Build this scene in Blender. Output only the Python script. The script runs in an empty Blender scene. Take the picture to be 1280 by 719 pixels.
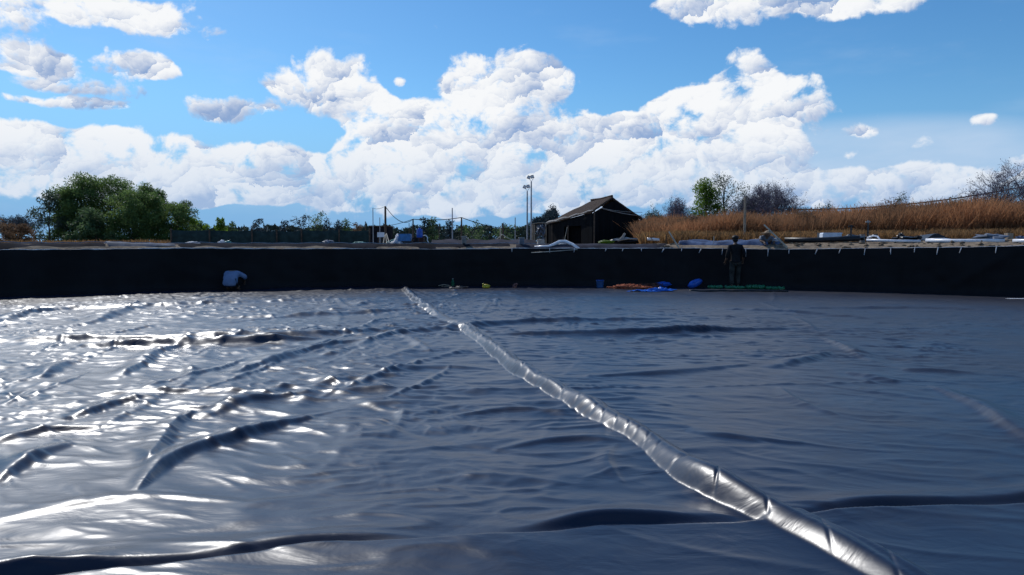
import bpy, bmesh, math, random
import numpy as np
from math import radians as R, sin, cos, pi, atan, atan2, sqrt
from mathutils import Vector, Matrix

random.seed(7)
rng = np.random.default_rng(7)
S = bpy.context.scene
COL = S.collection

# ------------------------------------------------------------------ camera
EYE = 1.35
FPX = 924.0
PITCH = R(3.13)
cam = bpy.data.cameras.new('camera')
camo = bpy.data.objects.new('camera', cam)
COL.objects.link(camo)
cam.sensor_width = 36
cam.lens = FPX / 1280 * 36
cam.clip_end = 20000
cam.clip_start = 0.05
camo.location = (0, 0, EYE)
camo.rotation_euler = (pi / 2 - PITCH, 0, 0)
S.camera = camo

# ------------------------------------------------------------------ light and colour management
SUN_EL, SUN_AZ = R(42), R(-34)          # azimuth from +Y, negative = left
S.view_settings.view_transform = 'Standard'
S.view_settings.look = 'None'
S.view_settings.exposure = 0
S.view_settings.gamma = 1
S.view_settings.use_curve_mapping = False
sl = bpy.data.lights.new('sun', 'SUN')
sl.energy = 3.0
sl.angle = R(0.53)
sl.color = (1, .975, .94)
so = bpy.data.objects.new('sun', sl)
COL.objects.link(so)
sd = Vector((sin(SUN_AZ) * cos(SUN_EL), cos(SUN_AZ) * cos(SUN_EL), sin(SUN_EL)))
so.rotation_euler = sd.to_track_quat('Z', 'Y').to_euler()
so.location = sd * 50


# ------------------------------------------------------------------ node helpers
class NT:
    def __init__(s, tree):
        s.t = tree
        s.n = tree.nodes
        s.l = tree.links

    def node(s, typ, **kw):
        n = s.n.new(typ)
        for k, v in kw.items():
            setattr(n, k, v)
        return n

    def put(s, sock, v):
        if isinstance(v, bpy.types.NodeSocket):
            s.l.new(v, sock)
        elif v is not None:
            sock.default_value = v

    def m(s, op, a, b=None, c=None, clamp=False):
        n = s.n.new('ShaderNodeMath')
        n.operation = op
        n.use_clamp = clamp
        s.put(n.inputs[0], a)
        if b is not None: s.put(n.inputs[1], b)
        if c is not None: s.put(n.inputs[2], c)
        return n.outputs[0]

    def vm(s, op, a, b=None, scale=None):
        n = s.n.new('ShaderNodeVectorMath')
        n.operation = op
        s.put(n.inputs[0], a)
        if b is not None: s.put(n.inputs[1], b)
        if scale is not None: s.put(n.inputs['Scale'], scale)
        return n.outputs['Value'] if op in ('DOT_PRODUCT', 'LENGTH') else n.outputs[0]

    def smooth(s, v, a, b, lo=0., hi=1.):
        n = s.n.new('ShaderNodeMapRange')
        n.interpolation_type = 'SMOOTHSTEP'
        s.put(n.inputs['Value'], v)
        for k, x in (('From Min', a), ('From Max', b), ('To Min', lo), ('To Max', hi)):
            s.put(n.inputs[k], x)
        return n.outputs['Result']

    def mix(s, f, a, b, blend='MIX'):
        n = s.n.new('ShaderNodeMix')
        n.data_type = 'RGBA'
        n.blend_type = blend
        s.put(n.inputs[0], f)
        s.put(n.inputs[6], a)
        s.put(n.inputs[7], b)
        return n.outputs[2]

    def noise(s, vec, scale, detail=4, rough=.5, dist=0., dims='3D'):
        n = s.n.new('ShaderNodeTexNoise')
        n.noise_dimensions = dims
        s.put(n.inputs['Vector'], vec)
        n.inputs['Scale'].default_value = scale
        n.inputs['Detail'].default_value = detail
        n.inputs['Roughness'].default_value = rough
        n.inputs['Distortion'].default_value = dist
        return n


def c4(c):
    return (c[0], c[1], c[2], 1.0)


# ------------------------------------------------------------------ sky with clouds
world = bpy.data.worlds.new('World')
S.world = world
world.use_nodes = True
W = NT(world.node_tree)
W.n.clear()


def pxang(px, py):
    az = atan((px - 640) / FPX)
    el = atan((309 - py) / FPX * cos(az))
    return az, el


# (centre x, centre y, half width, half height, weight) of the cloud heaps in the sky, read in degrees from the view
CL = [
    (35, 14, 50, 34, .8), (105, 2, 45, 24, .6), (190, 28, 76, 26, .85), (130, 26, 40, 14, .5),
    (22, 68, 52, 16, .7), (75, 90, 70, 20, .75), (125, 110, 58, 15, .75), (75, 129, 80, 7, .65),
    (178, 86, 44, 17, .85), (205, 96, 26, 11, .6), (285, 138, 48, 16, .85),
    (405, 110, 66, 36, 1.15), (462, 122, 38, 14, .6), (502, 102, 10, 7, .8),
    (622, 98, 72, 30, 1.1), (668, 104, 50, 24, 1.0), (560, 105, 14, 10, .4),
    (560, 182, 95, 52, 1.2), (500, 175, 62, 44, 1.0), (470, 150, 40, 22, .7), (625, 165, 52, 48, 1.0), (522, 140, 18, 10, .7),
    (640, 140, 30, 26, .8),
    (20, 180, 70, 26, .9), (75, 200, 95, 36, 1.0), (165, 192, 90, 26, .9), (220, 215, 100, 36, 1.05), (335, 205, 46, 28, 1.05),
    (295, 225, 90, 30, 1.0), (420, 225, 80, 30, 1.0), (150, 232, 160, 24, .9), (470, 232, 120, 30, 1.0), (600, 225, 110, 42, 1.05),
    (445, 200, 28, 22, .9), (360, 240, 160, 18, .8),
    (712, 175, 50, 36, 1.0), (770, 185, 72, 34, 1.1), (850, 168, 72, 34, 1.1), (905, 140, 60, 40, 1.1), (928, 100, 34, 32, 1.1),
    (990, 124, 44, 25, 1.1), (870, 132, 52, 18, .8), (955, 165, 60, 30, .9), (860, 205, 130, 34, .9), (720, 228, 70, 36, 1.0),
    (820, 238, 120, 22, .8), (690, 250, 60, 16, .8),
    (972, 204, 34, 22, 1.0), (1010, 235, 60, 22, 1.0), (1080, 232, 58, 24, 1.05), (1150, 232, 58, 24, 1.05), (1205, 228, 42, 20, 1.0),
    (1240, 236, 50, 16, .8), (920, 240, 60, 22, .9), (1280, 205, 20, 16, .8), (1100, 186, 60, 10, .4),
    (1075, 162, 22, 11, .7), (1221, 155, 14, 8, .7), (779, 148, 11, 6, .6),
    (845, 10, 34, 20, .9), (925, 4, 85, 28, 1.1), (1005, 0, 70, 16, .9), (1085, 6, 80, 18, 1.0),
    (395, 268, 26, 9, .55), (600, 262, 120, 8, .5), (520, 268, 70, 8, .4), (1050, 252, 160, 8, .4),
]
grp = bpy.data.node_groups.new('cloud_field', 'ShaderNodeTree')
grp.interface.new_socket('Vector', in_out='INPUT', socket_type='NodeSocketVector')
grp.interface.new_socket('Field', in_out='OUTPUT', socket_type='NodeSocketFloat')
grp.interface.new_socket('Warped', in_out='OUTPUT', socket_type='NodeSocketVector')
grp.interface.new_socket('Relief', in_out='OUTPUT', socket_type='NodeSocketFloat')
Gp = NT(grp)
gi = Gp.node('NodeGroupInput')
go_ = Gp.node('NodeGroupOutput')
P = gi.outputs[0]
wn = Gp.noise(P, 9, 2, .5, dims='2D')
wv = Gp.vm('SUBTRACT', wn.outputs['Color'], (.5, .5, .5))
wv = Gp.vm('MULTIPLY', wv, (.034, .026, 0))
Pw = Gp.vm('ADD', P, wv)
vec2 = Gp.vm('MULTIPLY', Pw, (1, 1.2, 1))
vo = Gp.node('ShaderNodeTexVoronoi')
vo.voronoi_dimensions = '2D'
vo.feature = 'F1'
Gp.put(vo.inputs['Vector'], vec2)
vo.inputs['Scale'].default_value = 21
vo.inputs['Detail'].default_value = 3.5
vo.inputs['Roughness'].default_value = .5
vo.inputs['Lacunarity'].default_value = 2.3
bil = Gp.m('SUBTRACT', .55, vo.outputs['Distance'])
fb = Gp.noise(vec2, 23, 9, .62, dims='2D').outputs['Fac']
fb = Gp.m('SUBTRACT', fb, .5)
f = Gp.m('MULTIPLY', fb, 2.0)
f = Gp.m('MULTIPLY_ADD', bil, .70, f)
Gp.put(go_.inputs[0], f)
Gp.put(go_.inputs[1], Pw)
# each heap is lit on its upper left and shaded below: place of the point within its billow
fw = Gp.noise(vec2, 34, 5, .6, dims='2D')
fv = Gp.vm('MULTIPLY', Gp.vm('SUBTRACT', fw.outputs['Color'], (.5, .5, .5)), (.040, .034, 0))
vec3 = Gp.vm('ADD', vec2, fv)
relief = None
for (sc_, amt) in ((11, .55), (26, .36), (58, .18)):
    v2 = Gp.node('ShaderNodeTexVoronoi')
    v2.voronoi_dimensions = '2D'
    v2.feature = 'F1'
    Gp.put(v2.inputs['Vector'], vec3)
    v2.inputs['Scale'].default_value = sc_
    dd = Gp.vm('SUBTRACT', vec3, v2.outputs['Position'])
    sh_ = Gp.vm('DOT_PRODUCT', dd, (-.42 * sc_ * amt, .90 * sc_ * amt, 0))
    relief = sh_ if relief is None else Gp.m('ADD', relief, sh_)
Gp.put(go_.inputs[2], relief)

tc = W.node('ShaderNodeTexCoord')
sx = W.node('ShaderNodeSeparateXYZ')
W.put(sx.inputs[0], tc.outputs['Generated'])
az = W.m('ARCTAN2', sx.outputs[0], sx.outputs[1])
el = W.m('ARCSINE', sx.outputs[2])
cb = W.node('ShaderNodeCombineXYZ')
W.put(cb.inputs[0], az)
W.put(cb.inputs[1], el)
PV = cb.outputs[0]


def field(vec):
    g = W.node('ShaderNodeGroup')
    g.node_tree = grp
    W.put(g.inputs[0], vec)
    return g.outputs[0], g.outputs[1], g.outputs[2]


n0, Pw, r0_ = field(PV)
P = PV
Gp = W
Pw1 = W.vm('ADD', Pw, (0, 0, 1))
side_ = None
acc = None
for (cx, cy, hw, hh, w) in CL:
    a, e = pxang(cx, cy)
    ca = cos(a) ** 2
    d = Gp.vm('SUBTRACT', Pw1, (a, e, 0))
    d = Gp.vm('MULTIPLY', d, (FPX / hw / ca ** .5, FPX / hh / ca ** .25, 1))
    q = Gp.vm('DOT_PRODUCT', d, d)
    v = Gp.m('MULTIPLY_ADD', q, -w * .55, w * 1.55)
    sd_ = Gp.vm('SCALE', d, scale=Gp.m('MAXIMUM', v, 0.0))
    side_ = sd_ if side_ is None else Gp.vm('ADD', side_, sd_)
az_, el_ = az, el
sv = W.node('ShaderNodeSeparateXYZ')
W.put(sv.inputs[0], side_)
acc = W.m('MULTIPLY_ADD', W.m('MINIMUM', sv.outputs[2], .81), 1.55, -.56)
# cumulus bank round the rest of the horizon and scattered heaps in the rest of the sky
low = Gp.noise(P, 3.2, 3, .5).outputs['Fac']
be = Gp.m('DIVIDE', Gp.m('SUBTRACT', el_, .092), .06)
band = Gp.m('SUBTRACT', .55, Gp.m('MULTIPLY', be, be))
band = Gp.m('ADD', band, Gp.m('MULTIPLY', Gp.m('SUBTRACT', low, .45), 3.0))
outm = Gp.m('MAXIMUM', Gp.smooth(Gp.m('ABSOLUTE', az_), .66, .8), 0.0)
upm = Gp.m('MAXIMUM', Gp.smooth(el_, .36, .46), outm)
scat = Gp.m('MULTIPLY', Gp.m('SUBTRACT', low, .60), 7.0)
band = Gp.m('ADD', band, Gp.m('MULTIPLY', Gp.m('SUBTRACT', outm, 1.0), 9.0))
scat = Gp.m('ADD', scat, Gp.m('MULTIPLY', Gp.m('SUBTRACT', upm, 1.0), 9.0))
acc = Gp.m('MAXIMUM', acc, Gp.m('MINIMUM', Gp.m('MAXIMUM', band, scat), 1.0))
acc = Gp.m('MAXIMUM', acc, -1.2)
f0 = W.m('ADD', n0, acc)
alpha = W.smooth(f0, -.14, .46)
above = W.smooth(el, .0, .03)
alpha = W.m('MULTIPLY', alpha, above)
wsum = W.m('ADD', sv.outputs[2], .25)
hgt_in = W.m('DIVIDE', sv.outputs[1], wsum)
lef_in = W.m('DIVIDE', sv.outputs[0], wsum)
lit = W.m('MULTIPLY_ADD', r0_, .80, .64)
lit = W.m('ADD', lit, W.m('MULTIPLY', W.m('SUBTRACT', W.noise(PV, 8, 5, .6, dims='2D').outputs['Fac'], .5), .9))
lit = W.m('MULTIPLY_ADD', hgt_in, .30, lit)
lit = W.m('MULTIPLY_ADD', lef_in, -.16, lit, clamp=True)
thick = W.smooth(f0, .55, 1.5)
lown = W.noise(PV, 11, 4, .55).outputs['Fac']
thick = W.m('MULTIPLY', thick, W.smooth(lown, .40, .62))
lit = W.m('SUBTRACT', lit, W.m('MULTIPLY', thick, .50))
# the lower, farther heaps stand in more air
ccol = W.mix(W.smooth(lit, 0.0, .85), c4((.27, .40, .66)), c4((.95, .965, .985)))
ccol = W.mix(W.smooth(el, .17, .05, 0, .48), ccol, c4((.45, .60, .82)))

sky = W.node('ShaderNodeTexSky')
sky.sky_type = 'NISHITA'
sky.sun_disc = False
sky.sun_elevation = SUN_EL
sky.sun_rotation = SUN_AZ
sky.air_density = 1.0
sky.dust_density = .3
sky.ozone_density = 2.0
hs = W.node('ShaderNodeHueSaturation')
hs.inputs['Saturation'].default_value = 1.22
W.put(hs.inputs['Color'], sky.outputs[0])
skc = W.mix(1.0, hs.outputs[0], c4((.60, .86, 1.0)), 'MULTIPLY')
skc = W.mix(W.smooth(el, .22, .02, 0, .93), skc, c4((1.6, 3.6, 6.6)))
veil = W.noise(W.vm('MULTIPLY', PV, (1, 3.5, 1)), 3.0, 5, .6).outputs['Fac']
bg1 = W.node('ShaderNodeBackground')
W.put(bg1.inputs[0], skc)
bg1.inputs[1].default_value = .112
bg2 = W.node('ShaderNodeBackground')
W.put(bg2.inputs[0], ccol)
bg2.inputs[1].default_value = .98
# thin veil cloud
vz = W.vm('SUBTRACT', PV, (pxang(1060, 200)[0], pxang(1060, 200)[1], 0))
vz = W.vm('MULTIPLY', vz, (FPX / 250, FPX / 52, 0))
vq = W.m('SUBTRACT', 1.0, W.vm('DOT_PRODUCT', vz, vz), clamp=True)
veila = W.m('MULTIPLY', W.smooth(vq, 0, .8), W.smooth(veil, .3, .7, .55, .95))
veila = W.m('MAXIMUM', veila, W.m('MULTIPLY', W.smooth(veil, .52, .8), .25))
veila = W.m('MULTIPLY', veila, above)
bg3 = W.node('ShaderNodeBackground')
W.put(bg3.inputs[0], c4((.52, .66, .85)))
bg3.inputs[1].default_value = 1.0
ms0 = W.node('ShaderNodeMixShader')
W.put(ms0.inputs[0], veila)
W.put(ms0.inputs[1], bg1.outputs[0])
W.put(ms0.inputs[2], bg3.outputs[0])
ms = W.node('ShaderNodeMixShader')
W.put(ms.inputs[0], alpha)
W.put(ms.inputs[1], ms0.outputs[0])
W.put(ms.inputs[2], bg2.outputs[0])
wo = W.node('ShaderNodeOutputWorld')
W.put(wo.inputs[0], ms.outputs[0])
world.cycles.sampling_method = 'MANUAL'
world.cycles.sample_map_resolution = 512


# ------------------------------------------------------------------ placing helpers
def ray(px, py):
    x = (px - 640) / FPX
    y = -(py - 359.5) / FPX
    return Vector((x, cos(PITCH) + y * sin(PITCH), y * cos(PITCH) - sin(PITCH)))


def A(px, py, d):
    r = ray(px, py)
    r = r * (d / r.y)
    return Vector((r.x, r.y, r.z + EYE))


def G(px, py, z=0.):
    r = ray(px, py)
    r = r * ((z - EYE) / r.z)
    return Vector((r.x, r.y, z))


# ------------------------------------------------------------------ object helpers
def new_obj(name, verts, faces, mat, parent=None, loc=None, smooth=False):
    """verts in world space; the object's origin is loc (or its parent's)"""
    me = bpy.data.meshes.new(name)
    off = Vector(loc) if loc is not None else (world_loc(parent) if parent else Vector((0, 0, 0)))
    if isinstance(verts, np.ndarray):
        v = verts.astype(np.float64) - np.array(off)
        fa = np.asarray(faces)
        me.vertices.add(len(v))
        me.vertices.foreach_set('co', v.ravel())
        k = fa.shape[1]
        me.loops.add(fa.size)
        me.loops.foreach_set('vertex_index', fa.ravel().astype(np.int32))
        me.polygons.add(len(fa))
        me.polygons.foreach_set('loop_start', np.arange(0, fa.size, k, dtype=np.int32))
        me.update(calc_edges=True)
        me.validate()
    else:
        me.from_pydata([Vector(p) - off for p in verts], [], faces)
    if smooth:
        me.polygons.foreach_set('use_smooth', [True] * len(me.polygons))
    me.materials.append(mat)
    o = bpy.data.objects.new(name, me)
    COL.objects.link(o)
    if parent:
        o.parent = parent
        if loc is not None:
            o.location = off - world_loc(parent)
    else:
        o.location = off
    return o


def world_loc(o):
    l = Vector((0, 0, 0))
    while o is not None:
        l += o.location
        o = o.parent
    return l


def tag(o, label=None, cat=None, group=None, kind=None):
    if label: o['label'] = label
    if cat: o['category'] = cat
    if group: o['group'] = group
    if kind: o['kind'] = kind
    return o


def thing(name, label, cat, loc, group=None):
    o = bpy.data.objects.new(name, None)
    o.empty_display_size = .2
    COL.objects.link(o)
    o.location = loc
    return tag(o, label, cat, group)


class MB:
    def __init__(s):
        s.v, s.f = [], []

    def add(s, vs, fs):
        b = len(s.v)
        s.v += [Vector(p) for p in vs]
        s.f += [tuple(i + b for i in f) for f in fs]

    def box(s, c, size, rz=0., rx=0., ry=0., taper=1.):
        m = Matrix.Rotation(rz, 3, 'Z') @ Matrix.Rotation(ry, 3, 'Y') @ Matrix.Rotation(rx, 3, 'X')
        hx, hy, hz = size[0] / 2, size[1] / 2, size[2] / 2
        vs = []
        for dz in (-1, 1):
            t = taper if dz > 0 else 1
            for dx, dy in ((-1, -1), (1, -1), (1, 1), (-1, 1)):
                vs.append(Vector(c) + m @ Vector((dx * hx * t, dy * hy * t, dz * hz)))
        s.add(vs, [(3, 2, 1, 0), (4, 5, 6, 7), (0, 1, 5, 4), (1, 2, 6, 5), (2, 3, 7, 6), (3, 0, 4, 7)])

    def tube(s, pts, rad, n=8, cap=True):
        pts = [Vector(p) for p in pts]
        if not hasattr(rad, '__len__'): rad = [rad] * len(pts)
        base = len(s.v)
        prev = None
        for i, p in enumerate(pts):
            t = (pts[min(i + 1, len(pts) - 1)] - pts[max(i - 1, 0)])
            if t.length < 1e-9: t = Vector((0, 0, 1))
            t.normalize()
            if prev is None:
                u = t.cross(Vector((0, 0, 1)))
                if u.length < .05: u = t.cross(Vector((0, 1, 0)))
            else:
                u = prev - t * prev.dot(t)
            u.normalize()
            prev = u
            w = t.cross(u)
            for k in range(n):
                a = 2 * pi * k / n
                s.v.append(p + (u * cos(a) + w * sin(a)) * rad[i])
        for i in range(len(pts) - 1):
            for k in range(n):
                a, b = base + i * n + k, base + i * n + (k + 1) % n
                s.f.append((a, b, b + n, a + n))
        if cap:
            s.f.append(tuple(base + k for k in reversed(range(n))))
            s.f.append(tuple(base + (len(pts) - 1) * n + k for k in range(n)))

    def lump(s, c, r, seed=0, amp=.25, nu=14, nv=9, freq=1.6, flat=None):
        """uneven rounded body; r = (rx, ry, rz)"""
        base = len(s.v)
        sd_ = Vector((seed * 7.3, seed * 3.1, seed * 1.7))
        from mathutils import noise as mn
        for j in range(nv + 1):
            th = pi * j / nv
            for i in range(nu):
                ph = 2 * pi * i / nu
                d = Vector((sin(th) * cos(ph), sin(th) * sin(ph), cos(th)))
                k = 1 + amp * mn.noise(d * freq + sd_) * 2
                p = Vector((d.x * r[0] * k, d.y * r[1] * k, d.z * r[2] * k))
                if flat is not None and p.z < -flat: p.z = -flat
                s.v.append(Vector(c) + p)
        for j in range(nv):
            for i in range(nu):
                a, b = base + j * nu + i, base + j * nu + (i + 1) % nu
                s.f.append((a, a + nu, b + nu, b))

    def build(s, name, mat, parent=None, loc=None, smooth=False):
        return new_obj(name, s.v, s.f, mat, parent, loc, smooth)


def sag(a, b, drop, n=14):
    a, b = Vector(a), Vector(b)
    return [a.lerp(b, i / n) - Vector((0, 0, drop * 4 * (i / n) * (1 - i / n))) for i in range(n + 1)]


# ------------------------------------------------------------------ materials
MATS = {}


def mat(name, col, rough=.6, spec=.5, metal=0., var=.25, nscale=6., bump=0., bscale=30., col2=None, trans=0., stretch=(1, 1, 1), coords='Object', ior=1.45):
    m = bpy.data.materials.new(name)
    m.use_nodes = True
    T = NT(m.node_tree)
    b = T.n['Principled BSDF']
    t = T.node('ShaderNodeTexCoord')
    v = T.vm('MULTIPLY', t.outputs[coords], stretch)
    n = T.noise(v, nscale, 5, .6)
    c2 = col2 if col2 is not None else tuple(x * (1 - var) for x in col)
    c1 = col if col2 is not None else tuple(min(1, x * (1 + var)) for x in col)
    cc = T.mix(T.smooth(n.outputs['Fac'], .35, .65), c4(c2), c4(c1))
    T.put(b.inputs['Base Color'], cc)
    b.inputs['Roughness'].default_value = rough
    b.inputs['IOR'].default_value = ior
    b.inputs['Specular IOR Level'].default_value = spec
    b.inputs['Metallic'].default_value = metal
    if bump:
        n2 = T.noise(v, bscale, 4, .6)
        bp = T.node('ShaderNodeBump')
        bp.inputs['Strength'].default_value = bump
        bp.inputs['Distance'].default_value = .03
        T.put(bp.inputs['Height'], n2.outputs['Fac'])
        T.put(b.inputs['Normal'], bp.outputs[0])
    if trans:
        tr = T.node('ShaderNodeBsdfTranslucent')
        T.put(tr.inputs['Color'], cc)
        mx = T.node('ShaderNodeMixShader')
        mx.inputs[0].default_value = trans
        T.put(mx.inputs[1], b.outputs[0])
        T.put(mx.inputs[2], tr.outputs[0])
        T.put(T.n['Material Output'].inputs['Surface'], mx.outputs[0])
    MATS[name] = m
    return m


# black geomembrane of the floor: glossy polythene with a film of dust
def liner_material():
    m = bpy.data.materials.new('black_liner')
    m.use_nodes = True
    T = NT(m.node_tree)
    b = T.n['Principled BSDF']
    t = T.node('ShaderNodeTexCoord')
    ob = t.outputs['Object']
    sx = T.node('ShaderNodeSeparateXYZ')
    T.put(sx.inputs[0], ob)
    dn = T.noise(ob, .55, 6, .62).outputs['Fac']
    dn2 = T.noise(ob, 3.5, 6, .65, .6).outputs['Fac']
    side = T.smooth(sx.outputs[0], -3.0, 9.0)
    dust = T.m('ADD', T.m('MULTIPLY', dn, .6), T.m('MULTIPLY', dn2, .4))
    dust = T.m('ADD', dust, T.m('MULTIPLY', T.m('SUBTRACT', side, .5), .30))
    dustm = T.smooth(dust, .38, .72)
    spk = T.noise(ob, 60, 2, .5).outputs['Fac']
    spm = T.m('MULTIPLY', T.smooth(spk, .76, .80), T.smooth(dn2, .5, .6))
    col = T.mix(T.m('MULTIPLY', dustm, .8), c4((.008, .014, .034)), c4((.034, .033, .040)))  # blue of the reflected sky is put into the black base colour
    col = T.mix(T.m('MULTIPLY', spm, .6), col, c4((.35, .35, .36)))
    T.put(b.inputs['Base Color'], col)
    ro = T.m('MULTIPLY_ADD', dustm, .12, .33)
    T.put(b.inputs['Roughness'], ro)
    b.inputs['IOR'].default_value = 1.5
    b.inputs['Specular IOR Level'].default_value = .5
    bn = T.noise(T.vm('MULTIPLY', ob, (1.0, 1.9, 1)), 2.6, 4, .5, .8).outputs['Fac']
    bn2 = T.noise(T.vm('MULTIPLY', ob, (1.0, 1.6, 1)), 14, 3, .5).outputs['Fac']
    hh = T.m('ADD', bn, T.m('MULTIPLY', bn2, .07))
    bp = T.node('ShaderNodeBump')
    bp.inputs['Strength'].default_value = 1.0
    T.put(bp.inputs['Distance'], T.m('MULTIPLY_ADD', side, -.002, .008))
    T.put(bp.inputs['Height'], hh)
    T.put(b.inputs['Normal'], bp.outputs[0])
    return m


M_liner = liner_material()
M_wall = mat('black_wall_liner', (.010, .0095, .011), .55, .16, var=.2, nscale=1.2, bump=.3, bscale=2.2, stretch=(1, 1, .35))
M_rim = mat('sunlit_liner_hem', (.52, .50, .50), .45, .5, var=.35, nscale=3, bump=.3)  # sun caught by the folded black liner edge, painted as a pale colour
M_tie = mat('white_cord', (.50, .50, .52), .5, var=.1)
M_pvc = mat('white_pipe', (.74, .75, .78), .28, .5, var=.12, nscale=3)
M_sand = mat('sandy_soil', (.30, .23, .16), .95, .2, col2=(.17, .13, .095), nscale=5, bump=1.0, bscale=14)
M_matt = mat('matt_black_sheet', (.018, .018, .024), .95, .04, var=.4, nscale=2)
M_mattgrey = mat('matt_grey_sheet', (.035, .035, .048), .9, .08, var=.4, nscale=2)
M_sheetgrey = mat('gleam_grey_sheet', (.16, .17, .20), .85, .1, var=.4, nscale=2)  # gleam of the liner on the bank is put into this paler grey
M_dark = mat('black_plastic', (.016, .018, .022), .4, .4, var=.3)
M_net = mat('green_shade_net', (.026, .046, .044), .85, .2, var=.25, nscale=3)
M_wood = mat('weathered_wood', (.30, .24, .18), .8, .2, var=.3, nscale=4, stretch=(6, 6, 1))
M_palewood = mat('pale_wood', (.52, .44, .34), .7, .3, var=.2, nscale=4)
M_darkwood = mat('dark_post_wood', (.09, .065, .05), .8, .2, var=.3)
M_conc = mat('concrete', (.23, .22, .21), .85, .2, var=.25, nscale=8, bump=.3)
M_thatch = mat('old_thatch', (.095, .070, .056), .95, .05, col2=(.045, .035, .030), nscale=14, bump=.8, bscale=40, stretch=(1, 1, .4))
M_palecloth = mat('faded_sheet', (.33, .31, .29), .8, .2, var=.25, nscale=4)
M_greytarp = mat('grey_tarp', (.15, .17, .21), .6, .3, var=.35, nscale=2.5, bump=.5, bscale=5)
M_bluetarp = mat('blue_grey_tarp', (.10, .15, .26), .75, .2, col2=(.045, .065, .12), nscale=2.2, bump=.8, bscale=5)
M_hutwall = mat('black_shade_cloth', (.010, .011, .013), .95, .05, var=.25, nscale=1.5, stretch=(4, 4, .3))
M_hutinner = mat('doorway_shade', (.006, .006, .007), .95, .05, var=.2)  # near-black colour stands for the shade inside the hut
M_white = mat('white_sheet', (.86, .86, .88), .55, .4, var=.05, nscale=4, bump=.4, bscale=8, trans=.6)
M_foam = mat('white_foam', (.68, .74, .82), .7, .3, var=.08)
M_blue = mat('blue_plastic', (.015, .11, .52), .32, .5, var=.2)
M_bucket = mat('dark_blue_plastic', (.02, .09, .24), .5, .4, var=.2)
M_bluepaint = mat('blue_painted_steel', (.05, .19, .42), .45, .5, var=.2)
M_rust = mat('rusty_engine', (.08, .03, .022), .7, .3, var=.4)
M_green = mat('green_glass', (.01, .12, .05), .15, .5, var=.2)
M_greensheet = mat('green_sheet', (.015, .17, .075), .30, .5, col2=(.01, .07, .035), nscale=3, bump=.5, bscale=9)
M_teal = mat('teal_hose', (.10, .28, .24), .5, .4)
M_yellow = mat('yellow_plastic', (.72, .58, .05), .4, .4, col2=(.5, .38, .03), nscale=10)
M_orange = mat('orange_rope', (.55, .17, .08), .8, .2, col2=(.28, .08, .05), nscale=8, bump=.8)
M_pinkrag = mat('pink_rag', (.42, .16, .12), .8, .2, col2=(.2, .1, .09), nscale=9)
M_tan = mat('tan_straw', (.42, .31, .21), .85, .2, var=.2)
M_skin = mat('skin', (.13, .075, .05), .55, .4, var=.1)
M_hair = mat('black_hair', (.012, .010, .009), .6, .3)
M_shirt_dk = mat('dark_shirt', (.014, .014, .016), .85, .2, var=.3, bump=.5, bscale=9)
M_trou = mat('grey_trousers', (.036, .037, .034), .85, .2, var=.45, nscale=9, bump=.6, bscale=9)
M_shirt_bl = mat('pale_blue_shirt', (.20, .26, .40), .85, .2, var=.12, nscale=5, bump=.6, bscale=8)
M_steel = mat('galvanised_steel', (.32, .33, .36), .5, .5, metal=.4, var=.2)
M_lamp = mat('lamp_housing', (.10, .055, .05), .5, .4, var=.2)
M_lampglass = mat('lamp_glass', (.62, .66, .70), .3, .5, var=.05)
M_wire = mat('black_wire', (.015, .015, .017), .95, .03)
M_wire2 = mat('pale_cable', (.42, .42, .38), .5, .3)
M_bark = mat('bark', (.12, .095, .075), .9, .2, var=.35, nscale=8)
M_twig = mat('grey_twigs', (.17, .155, .18), .9, .2, var=.3, nscale=4)
M_leaf_mid = mat('mid_green_leaves', (.21, .30, .085), .5, .3, col2=(.085, .15, .05), nscale=1.1, trans=.5)
M_leaf_dark = mat('dark_green_leaves', (.13, .20, .08), .5, .3, col2=(.055, .10, .045), nscale=1.0, trans=.45)
M_leaf_lime = mat('lime_green_leaves', (.17, .27, .030), .5, .3, col2=(.07, .14, .02), nscale=1.6, trans=.55)
M_leaf_grey = mat('grey_green_leaves', (.10, .14, .09), .6, .3, col2=(.05, .075, .055), nscale=1.4, trans=.4)
M_leaf_haze = mat('hazed_blue_leaves', (.055, .085, .10), .7, .2, col2=(.030, .050, .065), nscale=1.3, trans=.25)  # blue tint of distant air is put into the leaf colour
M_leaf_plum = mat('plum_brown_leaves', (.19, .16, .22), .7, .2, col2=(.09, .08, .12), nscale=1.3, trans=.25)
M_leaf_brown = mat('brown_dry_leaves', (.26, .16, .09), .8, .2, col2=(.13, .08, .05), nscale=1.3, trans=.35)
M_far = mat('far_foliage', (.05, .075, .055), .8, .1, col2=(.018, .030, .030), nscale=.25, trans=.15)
M_reed = mat('dry_reed', (.44, .215, .105), .8, .15, col2=(.22, .125, .07), nscale=.30, trans=.45)
M_reedlow = mat('pale_dry_grass', (.34, .19, .08), .8, .15, col2=(.17, .10, .05), nscale=1.2, trans=.4)


# ------------------------------------------------------------------ numpy gradient noise
_perm = rng.permutation(1024)
_ga = rng.random(1024) * 2 * pi
_gx, _gy = np.cos(_ga), np.sin(_ga)


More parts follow.
